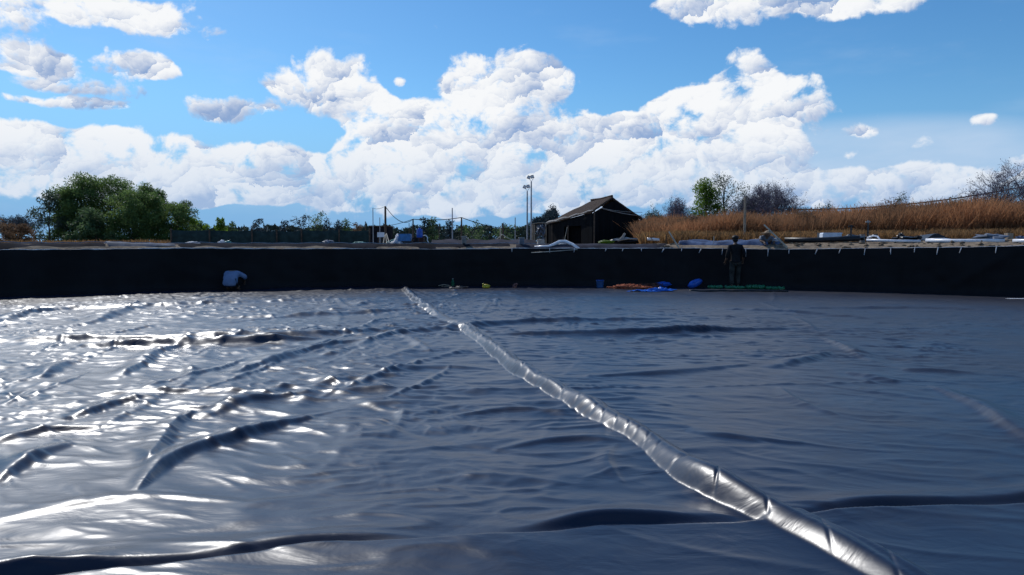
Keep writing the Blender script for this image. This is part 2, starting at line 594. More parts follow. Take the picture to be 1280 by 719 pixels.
def pn(x, y, s=0):
    x = x + s * 17.31
    y = y + s * 9.17
    xi = np.floor(x).astype(np.int64)
    yi = np.floor(y).astype(np.int64)
    xf = x - xi
    yf = y - yi
    u = xf ** 3 * (xf * (xf * 6 - 15) + 10)
    v = yf ** 3 * (yf * (yf * 6 - 15) + 10)

    def g(ix, iy, dx, dy):
        h = _perm[(_perm[ix & 1023] + iy) & 1023]
        return _gx[h] * dx + _gy[h] * dy
    a = g(xi, yi, xf, yf)
    b = g(xi + 1, yi, xf - 1, yf)
    c = g(xi, yi + 1, xf, yf - 1)
    d = g(xi + 1, yi + 1, xf - 1, yf - 1)
    return ((a + (b - a) * u) * (1 - v) + (c + (d - c) * u) * v) * 1.5


def sstep(v, a, b):
    t = np.clip((v - a) / (b - a), 0, 1)
    return t * t * (3 - 2 * t)


def polyline(px):
    """smoothed ground polyline from view coordinates"""
    pts = [np.array(G(*p)[:2]) for p in px]
    out = []
    n = len(pts)
    for i in range(n - 1):
        p0, p1, p2, p3 = pts[max(i - 1, 0)], pts[i], pts[i + 1], pts[min(i + 2, n - 1)]
        for k in range(12):
            t = k / 12
            out.append(.5 * ((2 * p1) + (-p0 + p2) * t + (2 * p0 - 5 * p1 + 4 * p2 - p3) * t * t + (-p0 + 3 * p1 - 3 * p2 + p3) * t ** 3))
    out.append(pts[-1])
    return np.array(out)


def linedist(X, Y, pl):
    """distance (signed: + on the far side), arc length and end fraction for points near a polyline"""
    best = np.full(X.shape, 1e9)
    sgn = np.zeros(X.shape)
    arc = np.zeros(X.shape)
    tot = 0
    for i in range(len(pl) - 1):
        a, b = pl[i], pl[i + 1]
        d = b - a
        L = math.hypot(*d)
        if L < 1e-6: continue
        t = np.clip(((X - a[0]) * d[0] + (Y - a[1]) * d[1]) / (L * L), 0, 1)
        dx, dy = X - (a[0] + t * d[0]), Y - (a[1] + t * d[1])
        q = np.hypot(dx, dy)
        s = np.where(d[0] * dy - d[1] * dx >= 0, 1., -1.)
        m = q < best
        best = np.where(m, q, best)
        sgn = np.where(m, s, sgn)
        arc = np.where(m, tot + t * L, arc)
        tot += L
    return best * sgn, arc, tot


RIDGE = polyline([(506, 359), (512, 368), (525, 379), (548, 395), (575, 406), (597, 422), (640, 455), (680, 481), (740, 512), (800, 547),
                  (860, 590), (920, 622), (985, 652), (1050, 682), (1130, 722), (1330, 830)])
SEAM = polyline([(-260, 790), (60, 735), (240, 712), (400, 692), (560, 683), (680, 673), (760, 662), (860, 655), (960, 650), (1060, 642), (1180, 637), (1290, 630), (1700, 600)])
# folds of the sheet: points, width, height, sharpness of the near side
FOLDS = [
    ([(-60, 430), (90, 425), (220, 426), (400, 420), (500, 409)], .50, .085),
    ([(100, 434), (200, 434), (290, 431), (400, 425)], .40, .10),
    ([(289, 470), (345, 449), (420, 432), (470, 428)], .34, .06),
    ([(246, 523), (321, 503), (390, 492)], .26, .05),
    ([(169, 622), (231, 572), (318, 540), (400, 520)], .26, .065),
    ([(174, 583), (226, 530), (250, 515)], .22, .05),
    ([(0, 606), (51, 572), (100, 556)], .24, .055),
    ([(88, 524), (148, 505), (200, 498)], .24, .045),
    ([(46, 475), (78, 457), (110, 450)], .30, .05),
    ([(148, 475), (193, 444), (230, 434)], .30, .05),
    ([(66, 410), (125, 401), (154, 389), (190, 382)], .5, .08),
    ([(0, 405), (40, 392), (110, 384)], .5, .07),
    ([(260, 398), (360, 396), (520, 388)], .5, .06),
    ([(100, 497), (272, 491), (367, 499)], .16, .030),
    ([(370, 492), (470, 490), (560, 484)], .12, .020),
    ([(440, 436), (500, 418), (560, 412), (650, 404), (850, 399)], .45, .07),
    ([(600, 421), (650, 420), (743, 419), (850, 415), (998, 411)], .42, .075),
    ([(732, 471), (850, 464), (938, 457)], .30, .035),
    ([(957, 461), (1005, 452), (1040, 441)], .34, .045),
    ([(1030, 421), (1072, 444), (1097, 455)], .34, .035),
    ([(1058, 469), (1125, 482)], .25, .025),
    ([(1162, 484), (1206, 504), (1246, 528), (1290, 552), (1400, 600)], .26, .045),
    ([(1125, 465), (1233, 469)], .3, .03),
    ([(1000, 385), (1150, 386), (1300, 392)], .6, .05),
    ([(900, 388), (1000, 392), (1100, 399)], .5, .04),
    ([(-50, 386), (120, 385), (330, 377), (470, 374)], .5, .06),
    ([(-10, 560), (60, 540), (130, 535)], .22, .04),
    ([(620, 560), (700, 548), (780, 552)], .20, .018),
    ([(560, 520), (640, 512), (720, 516)], .2, .022),
    ([(470, 470), (540, 460), (620, 462)], .24, .028),
    ([(860, 540), (930, 548), (1010, 556)], .22, .018),
    ([(-40, 665), (90, 640), (190, 628), (300, 632)], .16, .014),
    ([(440, 385), (470, 378), (500, 377)], .4, .04),
]


_r = random.Random(12)
THIN = []
for k in range(46):
    y0 = _r.uniform(3.2, 19)
    x0 = -y0 * _r.uniform(-.05, .85) + _r.uniform(-1, 0) if k < 38 else y0 * _r.uniform(.1, .6)
    a_ = R(_r.gauss(0, 24))
    L_0 = _r.uniform(.8, 2.2) * (.7 + y0 / 12)
    THIN.append((x0, y0, x0 + sin(a_) * L_0, y0 + cos(a_) * L_0, _r.uniform(.07, .13), _r.uniform(.012, .026)))
WELDS = [([(-300, 505), (100, 498), (470, 491), (800, 484), (1150, 480), (1700, 476)], .008),
         ([(-200, 431), (400, 428), (800, 420), (1500, 416)], .008),
         ([(-200, 396), (400, 394), (900, 390), (1500, 389)], .009)]


def floor_h(X, Y):
    r = np.hypot(X, Y)
    # left, breezier side of the sheet is more wrinkled than the right
    ang = np.arctan2(X, np.maximum(Y, .5))
    leftw = 1 - sstep(ang + .10 * pn(X * .2, Y * .2, 3), -.12, .30)
    amp = .60 + .40 * leftw
    amp = amp * (.45 + .55 * sstep(r, 4.0, 8.0)) * (.65 + .7 * np.clip(pn(X * .22, Y * .22, 5) + .5, 0, 1))
    near = sstep(r, 2.0, 7.0)
    wx = X + .40 * pn(X * .4, Y * .4, 11) + .05 * pn(X * 1.5, Y * 1.5, 12)
    wy = Y + .40 * pn(X * .4, Y * .4, 13) + .05 * pn(X * 1.5, Y * 1.5, 14)

    def crease(n, w):
        return np.exp(-(n / w) ** 2)

    def gate(f, sd, lo=-.15, hi=.30):
        return sstep(pn(X * f, Y * f, sd), lo, hi)
    h = .030 * pn(wx * .30, wy * .42, 1)
    q = wx * .95 - wy * .25
    p = wx * .20 + wy * .97
    # long soft creases running away from the viewer, mostly on the left
    h += sstep(r, 4.5, 8.) * amp * leftw * .020 * crease(pn(wx * .85 + wy * .12, wy * .24, 2), .085) * gate(.5, 15)
    h += sstep(r, 3.5, 6.) * amp * leftw * .011 * crease(pn(wx * 1.5 - wy * .10, wy * .42, 22), .09) * gate(.7, 16)
    # broad soft swells of the loose sheet close by
    h += (.35 + .65 * leftw) * (1 - sstep(r, 6.0, 11.0)) * (.017 * pn(q * 1.0 + .3 * p, p * 1.9 - .2 * q, 27) + .0080 * pn(q * 2.0 - .5 * p, p * 3.4, 28))
    # creases across
    h += amp * .016 * crease(pn(q * .40, p * .95, 4), .075) * gate(.45, 17)
    h += amp * .014 * crease(pn(q * .80, p * 1.9, 6), .10) * gate(.6, 18, -.3, .2)
    h += amp * (.007 + .009 * near) * crease(pn(q * 1.6, p * 3.6, 7), .14) * gate(.8, 19, -.3, .3)
    h += amp * (.0030 + .0085 * near) * pn(q * 3.0, p * 5.4, 9)
    h += amp * (.0016 + .0045 * near) * crease(pn(q * 3.4 + p, p * 6.5, 23), .22) * gate(1.1, 24, -.3, .2)
    h += amp * .0022 * crease(pn((q + .7 * p) * 4.2, (p - .5 * q) * 4.2, 25), .16) * gate(.9, 26, -.1, .3)
    h += amp * .009 * np.maximum(pn((wx + .4 * wy) * .8, (wy - .3 * wx) * 1.1, 8), 0)
    h += (.25 + .75 * leftw) * (.0012 + .0042 * near) * pn(q * 5.5, p * 9., 10)
    for k in range(len(THIN)):
        x0, y0, x1, y1, w, hg = THIN[k]
        m = (X > min(x0, x1) - 1) & (X < max(x0, x1) + 1) & (Y > y0 - .6) & (Y < y1 + .6)
        if not m.any(): continue
        x, y = X[m], Y[m]
        L = math.hypot(x1 - x0, y1 - y0)
        ux, uy = (x1 - x0) / L, (y1 - y0) / L
        t = ((x - x0) * ux + (y - y0) * uy) / L
        d = (x - x0) * uy - (y - y0) * ux + .10 * np.sin(t * 3 + k)
        e = np.sin(np.clip(t, 0, 1) * pi) ** .8
        u = d / (w * (.3 + .7 * e))
        h[m] += hg * e * np.where(u < 0, np.exp(-(u / .9) ** 2), np.exp(-(u / .45) ** 2))
    # named folds, steep on the near side
    for i, (px, w, hg) in enumerate(FOLDS):
        pl = polyline(px)
        pad = w * 2.2
        m = (X > pl[:, 0].min() - pad) & (X < pl[:, 0].max() + pad) & (Y > pl[:, 1].min() - pad) & (Y < pl[:, 1].max() + pad)
        if not m.any(): continue
        x, y = X[m], Y[m]
        x = x + .06 * pn(x * .8, y * .8, 31 + i)
        y = y + .06 * pn(x * .8, y * .8, 71 + i)
        d, s, tot = linedist(x, y, pl)
        ends = np.sin(np.clip(s / tot, 0, 1) * pi) ** .6
        ww = w * (.7 + .6 * np.clip(.5 + pn(s * .8, s * 0 + i, 20), 0, 1)) * (.35 + .65 * ends)
        u = d / ww
        prof = np.where(u < 0, np.exp(-(u / .24) ** 2), np.exp(-(u / .62) ** 2))
        h[m] += 1.25 * hg * ends * prof * (.85 + .3 * pn(s * 1.2, s * 0 + i * 3.3, 21))
    # welded joints between the rolls of sheet
    for k, (px, hg) in enumerate(WELDS):
        pl = polyline(px)
        m = (Y > pl[:, 1].min() - .3) & (Y < pl[:, 1].max() + .3) & (X > pl[:, 0].min()) & (X < pl[:, 0].max())
        if not m.any(): continue
        d, s, tot = linedist(X[m], Y[m] + .03 * pn(X[m] * .8, Y[m] * 0, 140 + k), pl)
        puck = np.clip(pn(s * .6, s * 0, 150 + k) + .35, 0, 1)
        h[m] += hg * np.exp(-(d / .035) ** 2) * (1 + .8 * puck * np.sin(s * 34 + 3 * np.sin(s * 5))) + hg * .6 * sstep(-d, -.03, .03) * np.exp(np.minimum(d, 0) / .15)
    # edge of the overlapping near sheet
    d, s, tot = linedist(X, Y, SEAM)
    s = s - tot * .0
    lift = .020 + .030 * np.clip(pn(s * .55, s * 0, 41) + .25, 0, 1) + .012 * pn(s * 2.4, s * 0, 42)
    d = d + .03 * pn(X * 1.1, Y * 0, 44)
    nearside = np.where(d < 0, np.exp(np.minimum(d, 0) / .30), 1) * sstep(-d, -.03, .03)
    h += lift * nearside + .008 * sstep(-d, -.03, .03)
    # puffed roll of the far sheet behind the edge, broken into long swellings
    sw = np.clip(pn(s * .75, s * 0 + 4., 43) * 1.5 + .80, .0, 1)
    gap = np.where(d > .02, sstep(d, .025, .095) * np.exp(-(np.maximum(d - .10, 0) / .15) ** 2), 0)
    h += .085 * sw * gap
    # the long air-filled fold
    m = (X > -4.5) & (X < 4.5)
    x, y = X[m], Y[m]
    d, s, tot = linedist(x, y, RIDGE)
    d = d + .022 * pn(s * 1.3, d * 0, 51)
    width = .135 * (1 + .16 * pn(s * 1.0, s * 0, 52) + .03 * pn(s * 4, s * 0, 53))
    hgt = .090 * (.62 + .38 * sstep(y, 3.0, 4.0)) * (1 + .45 * pn(s * 1.3, s * 0 + 2, 54) + (.02 + .13 * sstep(y, 6, 10)) * pn(s * 3.3, s * 0 + 9, 57))
    hgt = hgt * (1 - .75 * np.exp(-((y - 13.8) / 1.0) ** 2)) * sstep(25.0 - y, 0, .8)
    u = np.clip(np.abs(d) / width, 0, 2)
    body = np.clip(1 - u ** 2, 0, 1) ** 1.3
    foot = .10 * np.exp(-(u / 1.25) ** 2)
    dent = .26 * np.exp(-((d - .02 - .05 * pn(s * .9, s * 0, 55)) / .030) ** 2) * np.clip(pn(s * .7, s * 0 + 7, 56) * 2 + .5, 0, 1)
    crimp = np.abs(pn(s * 2.6 + d * 3.0, d * 1.2, 59))
    crimp = (.13 + .10 * sstep(y, 7, 12)) * np.exp(-(crimp / .05) ** 2)
    cr2 = .03 * pn(s * 3.0, d * 2, 60)
    m2 = np.clip(body, 0, 1)
    base = h[m]
    h[m] = base * (1 - .92 * m2) + hgt * (body * (1 - dent - crimp * .6 + cr2) + foot)
    return h


# ------------------------------------------------------------------ pond floor
PC = Vector((0, 5.5))
PR = 19.9


def rwall(a):
    """distance from the camera's foot to the pond wall in direction a (from +Y)"""
    dx, dy = np.sin(a), np.cos(a)
    b = -(dy * PC.y)
    c = PC.y ** 2 - PR ** 2
    return -b + np.sqrt(b * b - c)


def polar_patch(a0, a1, nc, r0, nr, r1=None):
    an = np.linspace(a0, a1, nc + 1)
    rw = rwall(an) + .05 if r1 is None else np.full(nc + 1, r1)
    t = np.linspace(0, 1, nr + 1)[:, None]
    rr = r0 * (rw[None, :] / r0) ** t
    X = rr * np.sin(an)[None, :]
    Y = rr * np.cos(an)[None, :]
    Z = floor_h(X, Y)
    v = np.stack([X.ravel(), Y.ravel(), Z.ravel()], 1)
    i = np.arange(nr)[:, None] * (nc + 1) + np.arange(nc)[None, :]
    i = i.ravel()
    f = np.stack([i, i + nc + 1, i + nc + 2, i + 1], 1)
    return v, f


va, fa = polar_patch(R(-42), R(42), 1050, 1.9, 640)
vb, fb_ = polar_patch(R(42), R(318), 220, 1.9, 110)
vc, fc = polar_patch(0, 2 * pi, 240, .05, 60, r1=1.905)
V = np.concatenate([va, vb, vc])
F = np.concatenate([fa, fb_ + len(va), fc + len(va) + len(vb)])
F = F[:, ::-1]
fl = new_obj('pond_floor', V, F, M_liner, smooth=True)
tag(fl, kind='structure')


# ------------------------------------------------------------------ pond wall
def rim_z(a):
    """a = angle about the pond centre from +Y"""
    return 1.295 + .012 * sin(a * 9) + .008 * sin(a * 23 + 1) + .10 * max(0, min(1, (a - .45) / .35)) ** 1.5 - .02 * max(0, min(1, (-a - .5) / .3))


def pondpt(a, r=None, z=0.):
    r = PR if r is None else r
    return Vector((PC.x + r * sin(a), PC.y + r * cos(a), z))


def ang_at(px):
    d = atan((px - 640) / FPX)
    rw = float(rwall(np.array([d]))[0])
    return atan2(rw * sin(d) - PC.x, rw * cos(d) - PC.y)


wl = thing('pond_wall', 'upright black plastic sheet wall curving round the far side of the pond', 'wall', pondpt(0, PR, 0))
vv, ff = [], []
NA, NZ = 1100, 16
for i in range(NA + 1):
    a = -pi + 2 * pi * i / NA
    rz = rim_z(a)
    for k in range(NZ + 1):
        t = k / NZ
        vv.append((a, t, rz))
arr = np.array(vv)
aa, tt, rz = arr[:, 0], arr[:, 1], arr[:, 2]
wob = .030 * pn(aa * 14, tt * .8, 81) + .018 * pn(aa * 40 + tt * 2, tt * 1.3, 82) + .012 * pn(aa * 30, tt * 5, 83)
wob += .035 * np.exp(-((aa - .66 - .10 * tt) / .010) ** 2) + .025 * np.exp(-((aa - .70 + .08 * tt) / .008) ** 2)
wob *= np.clip(tt * (1 - tt) * 5, 0, 1)
foot = .16 * np.exp(-tt / .05)
rr = PR - wob - foot
V = np.stack([PC.x + rr * np.sin(aa), PC.y + rr * np.cos(aa), tt * rz - .02 + .02 * tt], 1)
i = (np.arange(NA)[:, None] * (NZ + 1) + np.arange(NZ)[None, :]).ravel()
F = np.stack([i, i + NZ + 1, i + NZ + 2, i + 1], 1)
new_obj('wall_sheet', V, F, M_wall, wl, smooth=True)
mb = MB()
n = 900
ps, rs = [], []
for i in range(n + 1):
    a = -pi + 2 * pi * i / n
    ps.append(pondpt(a, PR + .02, rim_z(a) + .006 * sin(a * 150) + .004 * sin(a * 330)))
    t = .5 + .5 * sin(a * 47 + 3 * sin(a * 19))
    rs.append(.013 + .012 * t * (1 if a < .1 else .55))
mb.tube(ps, rs, 6, cap=False)
hem = mb.build('rim_hem', M_rim, wl, smooth=True)
for k, px in enumerate([640, 687, 718, 757.5, 778.6, 801.7, 829.5, 852, 876, 903, 932, 960, 986, 1021, 1050, 1081, 1113, 1143, 1172, 1201, 1245]):
    a = ang_at(px)
    z = rim_z(a)
    L = random.uniform(.09, .18) * (1.0 if px < 900 else 1.35)
    dx = random.uniform(-.01, .07)
    mb = MB()
    p0 = pondpt(a, PR - .012, z + .02)
    mb.tube([p0, pondpt(a, PR - .03, z - .03), pondpt(a - dx * .4 / PR, PR - .05, z - L * .5), pondpt(a - dx / PR, PR - .055, z - L)],
            [.010, .012, .011 if k % 2 else .014, .008], 5)
    mb.build('tie_cord', M_tie, wl)


# ------------------------------------------------------------------ ground beyond the rim
def ground_h(X, Y):
    dx, dy = X - PC.x, Y - PC.y
    r = np.hypot(dx, dy)
    a = np.arctan2(dx, dy)
    right = sstep(a, .30, .75) * (1 - sstep(a, 2.2, 2.8))
    edge = np.interp(a, np.linspace(-pi, pi, 721), [rim_z(t) - .05 for t in np.linspace(-pi, pi, 721)])
    top = 1.435 + right * .115 + .01 * pn(a * 8, a * 0, 90)
    s = np.clip((r - PR - .10) / (.45 + .75 * right), 0, 1)
    s = 1 - (1 - s) ** 1.6
    h = edge + (top - edge) * s
    rough = sstep(r, PR + .1, PR + .8)
    h += rough * (.030 * pn(X * .8, Y * .8, 91) + .022 * pn(X * 2.6, Y * 2.6, 92) * (right + .15))
    h += sstep(r, 30, 60) * .12 * pn(X * .05, Y * .05, 93)
    return h


an = np.concatenate([np.linspace(-50, 50, 640), np.linspace(50.6, 309.4, 130)]) * pi / 180
rg = np.concatenate([PR + .03 + np.linspace(0, 3, 24), PR + 3 + np.geomspace(.3, 6000, 60)])
AA, RR = np.meshgrid(an, rg)
X = PC.x + RR * np.sin(AA)
Y = PC.y + RR * np.cos(AA)
Z = ground_h(X, Y)
V = np.stack([X.ravel(), Y.ravel(), Z.ravel()], 1)
nc = len(an)
i = np.arange(len(rg) - 1)[:, None] * nc + np.arange(nc)[None, :]
j = np.arange(len(rg) - 1)[:, None] * nc + (np.arange(nc)[None, :] + 1) % nc
F = np.stack([i.ravel(), j.ravel(), (j + nc).ravel(), (i + nc).ravel()], 1)
gr = new_obj('ground', V, F, M_sand, smooth=True)
tag(gr, kind='structure')


def gz(x, y):
    return float(ground_h(np.array([float(x)]), np.array([float(y)]))[0])


def base(px, d):
    p = A(px, 300, d)
    p.z = gz(p.x, p.y)
    return p


# black sheeting laid over the bank on the left and middle
def bank_sheet(pxa, pxb, r0, r1, dz, material, label, name='bank_sheet', crease=.03, nn=90, seed=0):
    a0, a1 = ang_at(pxa), ang_at(pxb)
    us = np.linspace(0, 1, nn + 1)
    ts = np.linspace(0, 1, 13)
    U, T_ = np.meshgrid(us, ts, indexing='ij')
    a = a0 + (a1 - a0) * U
    rr = PR + r0 + (r1 - r0) * T_ + .05 * pn(a * 30, T_ * 1.0, 95 + seed)
    X = PC.x + rr * np.sin(a)
    Y = PC.y + rr * np.cos(a)
    Z = ground_h(X, Y) + dz + crease * np.clip(pn(X * 1.2, Y * 2.5, 96 + seed) + .3, 0, 1)
    Z = np.where((T_ < .01) | (T_ > .99) | (U < .001) | (U > .999), Z - dz - .03, Z)
    V = np.stack([X.ravel(), Y.ravel(), Z.ravel()], 1)
    n2 = len(ts)
    i = (np.arange(nn)[:, None] * n2 + np.arange(n2 - 1)[None, :]).ravel()
    F = np.stack([i, i + n2, i + n2 + 1, i + 1], 1)[:, ::-1]
    c = pondpt((a0 + a1) / 2, PR + r0)
    c.z = gz(c.x, c.y)
    return tag(new_obj(name, V, F, material, loc=c, smooth=True), label, 'plastic sheet')


bank_sheet(-120, 136, .10, 4.0, .012, M_matt, 'brown earth-stained sheet on the bank at the far left in front of the tall trees', seed=1)
bank_sheet(138, 222, .3, 1.7, .03, M_sheetgrey, 'shiny grey sheet on the bank beneath the right end of the tall green trees', crease=.05, seed=2)
bank_sheet(224, 640, .08, 4.5, .02, M_matt, 'long black sheet over the bank in front of the green net fence', seed=3)
bank_sheet(644, 832, .08, 1.7, .025, M_mattgrey, 'smooth dark grey sheet on the bank in front of the hut', crease=.01, seed=4)
bank_sheet(846, 958, .45, 1.5, .07, M_bluetarp, 'crumpled blue-grey tarpaulin on the bank behind the standing person', crease=.10, seed=5)

# thin pale edge pipe along the top of that bank
mb = MB()
ps = []
for i in range(80):
    px = -60 + 730 * i / 79
    a = ang_at(px)
    p = pondpt(a, PR + .72)
    p.z = gz(p.x, p.y) + .05 + .012 * sin(i * 1.7)
    ps.append(p)
mb.tube(ps, .014, 5)
tag(mb.build('edge_pipe', M_steel, loc=ps[40]), 'thin grey pipe running along the top of the black bank on the left', 'pipe')

# clods and stones on the sandy bank
mbs = []
for k in range(150):
    px = random.uniform(965, 1300) if k < 125 else random.uniform(820, 848)
    a = ang_at(px)
    r = PR + random.uniform(.12, 1.25)
    p = pondpt(a, r)
    s = random.choice([.03, .04, .05, .07])
    p.z = gz(p.x, p.y) + s * .15
    mbs.append((p, s))
proto = None
for (p, s) in mbs:
    if proto is None or random.random() < .06:
        m = MB()
        m.lump((0, 0, 0), (1, .8, .6), seed=random.random() * 9, amp=.35, nu=6, nv=4)
        proto = m.build('clod', M_sand, gr)
        o = proto
    else:
        o = proto.copy()
        COL.objects.link(o)
        o.parent = gr
    o.location = p
    o.scale = (s * 1.6, s, s)
    o.rotation_euler = (random.random() * .5, 0, random.random() * 6)


# ------------------------------------------------------------------ vegetation
def leaf_mesh(centres, size, n_per, spread, droop=0., aspect=1.6):
    """many small leaf faces round the given centres (numpy)"""
    c = np.repeat(np.asarray(centres), n_per, axis=0)
    n = len(c)
    sp = np.asarray(spread)
    d = rng.normal(size=(n, 3))
    d /= np.linalg.norm(d, axis=1)[:, None]
    rad = rng.random(n) ** .45
    c = c + d * rad[:, None] * sp
    u = rng.normal(size=(n, 3))
    u[:, 2] -= droop
    u /= np.linalg.norm(u, axis=1)[:, None]
    w = np.cross(u, rng.normal(size=(n, 3)))
    w /= np.linalg.norm(w, axis=1)[:, None]
    s = size * (.6 + .8 * rng.random(n))[:, None]
    a = u * s * aspect
    b = w * s * .5
    v = np.stack([c - a, c + b, c + a, c - b], 1).reshape(-1, 3)
    f = np.arange(n * 4).reshape(-1, 4)
    return v, f


def tree(name, label, px, d, top, wpx, leafmat, nlump=26, leaf=.09, per=150, shape='round', group=None, crown_from=.12, cat='tree', lean=0., bark=None, trunk_r=None, lump=.15, seed=None):
    """leafy tree: view column px, distance d, crown top at view row top, crown width in view units"""
    b = base(px, d)
    H = A(px, top, d).z - b.z
    Wd = wpx / FPX * d / 2
    t = thing(name, label, cat, b, group)
    lr = random.Random(seed if seed is not None else px * 31 + top)
    cen = []
    for k in range(nlump):
        h = crown_from + (1 - crown_from) * (k + lr.random()) / nlump
        if shape == 'round':
            w = sqrt(max(0, 1 - ((h - .5) / .58) ** 2))
        elif shape == 'column':
            w = .9 * (1 - max(0, (h - .7) / .3) ** 2) ** .5 if h > .7 else .9
        elif shape == 'umbrella':
            w = .35 + .65 * h if h < .85 else .8
        else:
            w = 1.05 * (1 - h) ** .6
        ang = lr.random() * 2 * pi
        q = lr.random() ** .5 * w
        cen.append((b.x + lean * h * H + q * Wd * cos(ang), b.y + q * Wd * .8 * sin(ang), b.z + h * H * .97))
    mb = MB()
    tr = trunk_r or max(.035, H * .018)
    pts = [Vector((b.x + lean * H * k / 6 + lr.uniform(-1, 1) * .02 * H * (k > 0), b.y + lr.uniform(-1, 1) * .02 * H, b.z - .05 + k / 6 * H * .86)) for k in range(7)]
    mb.tube(pts, [tr * (1 - .13 * k) for k in range(7)], 6)
    for c in cen[::2]:
        c = Vector(c)
        h = max(.1, min(.85, (c.z - b.z) / H * .75))
        k = h / .86 * 6
        s0 = pts[int(k)].lerp(pts[min(6, int(k) + 1)], k - int(k))
        mid = s0.lerp(c, .5) + Vector((0, 0, .04 * H))
        mb.tube([s0, mid, c], [tr * .4, tr * .25, tr * .1], 4)
    mb.build('trunk', bark or M_bark, t)
    sp = H * lump
    v, f = leaf_mesh(cen, leaf, per, (sp * 1.15, sp * 1.15, sp * .8))
    v[:, 2] = np.maximum(v[:, 2], b.z + .02)
    new_obj('crown', v, f, leafmat, t)
    return t


def bare_tree(name, label, px, d, top, wpx, twigmat, leafmat=None, group=None, depth=6, leaf=.05, per=2, cat='tree', nstem=4, up=.55, seed=None, thick=1.):
    b = base(px, d)
    H = A(px, top, d).z - b.z
    Wd = wpx / FPX * d / 2
    t = thing(name, label, cat, b, group)
    lr = random.Random(seed if seed is not None else px * 13 + top)
    mbT, mbC = MB(), MB()
    ends = []

    def grow(p, dr, L, r, k):
        q = p + dr * L
        midp = p.lerp(q, .5) + Vector((lr.uniform(-1, 1), lr.uniform(-1, 1), lr.uniform(-.3, .5))) * L * .10
        (mbT if k >= depth - 1 else mbC).tube([p, midp, q], [r, r * .85, r * .68], 5 if k >= depth - 1 else 3, cap=False)
        ends.append((q, k))
        if k == 0:
            return
        for _ in range(3 if k > 1 else 3):
            nd = (dr * .8 + Vector((lr.gauss(0, .42), lr.gauss(0, .42), lr.gauss(.10, .28) + (up - .5) * .4))).normalized()
            st = p.lerp(q, lr.uniform(.45, 1.))
            grow(st, nd, L * lr.uniform(.62, .86), max(r * .55, .0045 * thick), k - 1)
    for s_ in range(nstem):
        ang = 2 * pi * (s_ + lr.random() * .6) / nstem
        dr = Vector((cos(ang) * lr.uniform(.15, .6), sin(ang) * lr.uniform(.15, .6), 1)).normalized()
        grow(b + Vector((cos(ang) * .1, sin(ang) * .1, -.05)), dr, H * .24, H * .016 * thick, depth)
    allp = np.array([tuple(p) for p in mbT.v + mbC.v])
    w0 = np.percentile(np.abs(allp[:, 0] - b.x), 98)
    h0 = allp[:, 2].max() - b.z
    kx, kz = Wd / w0, H / h0
    for m in (mbT, mbC):
        m.v = [Vector((b.x + (p.x - b.x) * kx, b.y + (p.y - b.y) * kx, b.z + (p.z - b.z) * kz)) for p in m.v]
    mbT.build('trunk', M_bark, t)
    mbC.build('twigs', twigmat, t)
    if leafmat:
        cc = [(b.x + (e.x - b.x) * kx, b.y + (e.y - b.y) * kx, b.z + (e.z - b.z) * kz) for e, k in ends if k <= 2]
        v, f = leaf_mesh(cc, leaf, per, (.28, .28, .22))
        new_obj('crown', v, f, leafmat, t)
    return t


# tall green trees on the left
GT = 'tall green trees on the left beyond the pond'
tree('broadleaf_tree', 'leftmost thin-crowned tree of the green clump, paler and looser than the rest', 62, 58, 240, 46, M_leaf_grey, 22, .08, 90, 'column', GT, lump=.12)
tree('broadleaf_tree', 'tallest dense green tree at the left of the clump', 103, 60, 221, 66, M_leaf_mid, 60, .06, 300, 'column', GT, .05, lump=.135)
tree('broadleaf_tree', 'second tallest dense green tree, right beside the tallest one', 138, 61, 224, 66, M_leaf_mid, 60, .06, 300, 'column', GT, .05, lump=.135, lean=.02)
tree('broadleaf_tree', 'rounded dark green tree in the middle of the clump', 170, 58, 240, 66, M_leaf_mid, 50, .06, 300, 'round', GT, .03, lump=.15)
tree('broadleaf_tree', 'green tree with a pointed top, right of the clump middle', 198, 62, 238, 56, M_leaf_mid, 40, .06, 260, 'cone', GT, .04, lump=.12)
tree('broadleaf_tree', 'lower green tree sloping down at the right end of the clump', 222, 60, 256, 56, M_leaf_mid, 36, .06, 260, 'round', GT, .03, lump=.14)
tree('broadleaf_tree', 'low yellowish green tree just right of the clump by the net fence', 245, 60, 274, 40, M_leaf_lime, 16, .07, 110, 'round', GT, .03, lump=.16)
tree('broadleaf_tree', 'short dark tree filling the foot of the clump', 120, 56, 262, 70, M_leaf_dark, 26, .085, 170, 'round', GT, .02, lump=.2)
tree('broadleaf_tree', 'feathery light green tree just right of the pale leftmost tree', 84, 59, 236, 44, M_leaf_mid, 40, .06, 240, 'column', GT, .04, lump=.12)
tree('broadleaf_tree', 'green tree with a ragged top between the second tallest tree and the pointed one', 182, 60, 232, 44, M_leaf_mid, 44, .06, 240, 'cone', GT, .04, lump=.12)
tree('broadleaf_tree', 'slender green tree near the right end of the clump, taller than the low end tree', 232, 63, 252, 30, M_leaf_dark, 26, .06, 200, 'column', GT, .04, lump=.13)
tree('dry_bush', 'rounded brown dry bush at the far left edge', 24, 50, 281, 52, M_leaf_brown, 22, .06, 160, 'round', None, .0, 'bush', lump=.25)
tree('dry_bush', 'olive brown bush cut by the left edge of the picture', -6, 52, 277, 40, M_leaf_brown, 18, .06, 130, 'round', None, .0, 'bush', lump=.25)
bare_tree('bare_shrub', 'faint blue-grey twiggy shrub standing behind the brown bush at far left', 20, 75, 266, 44, M_twig, M_leaf_haze, depth=5, per=3, nstem=5, cat='shrub')

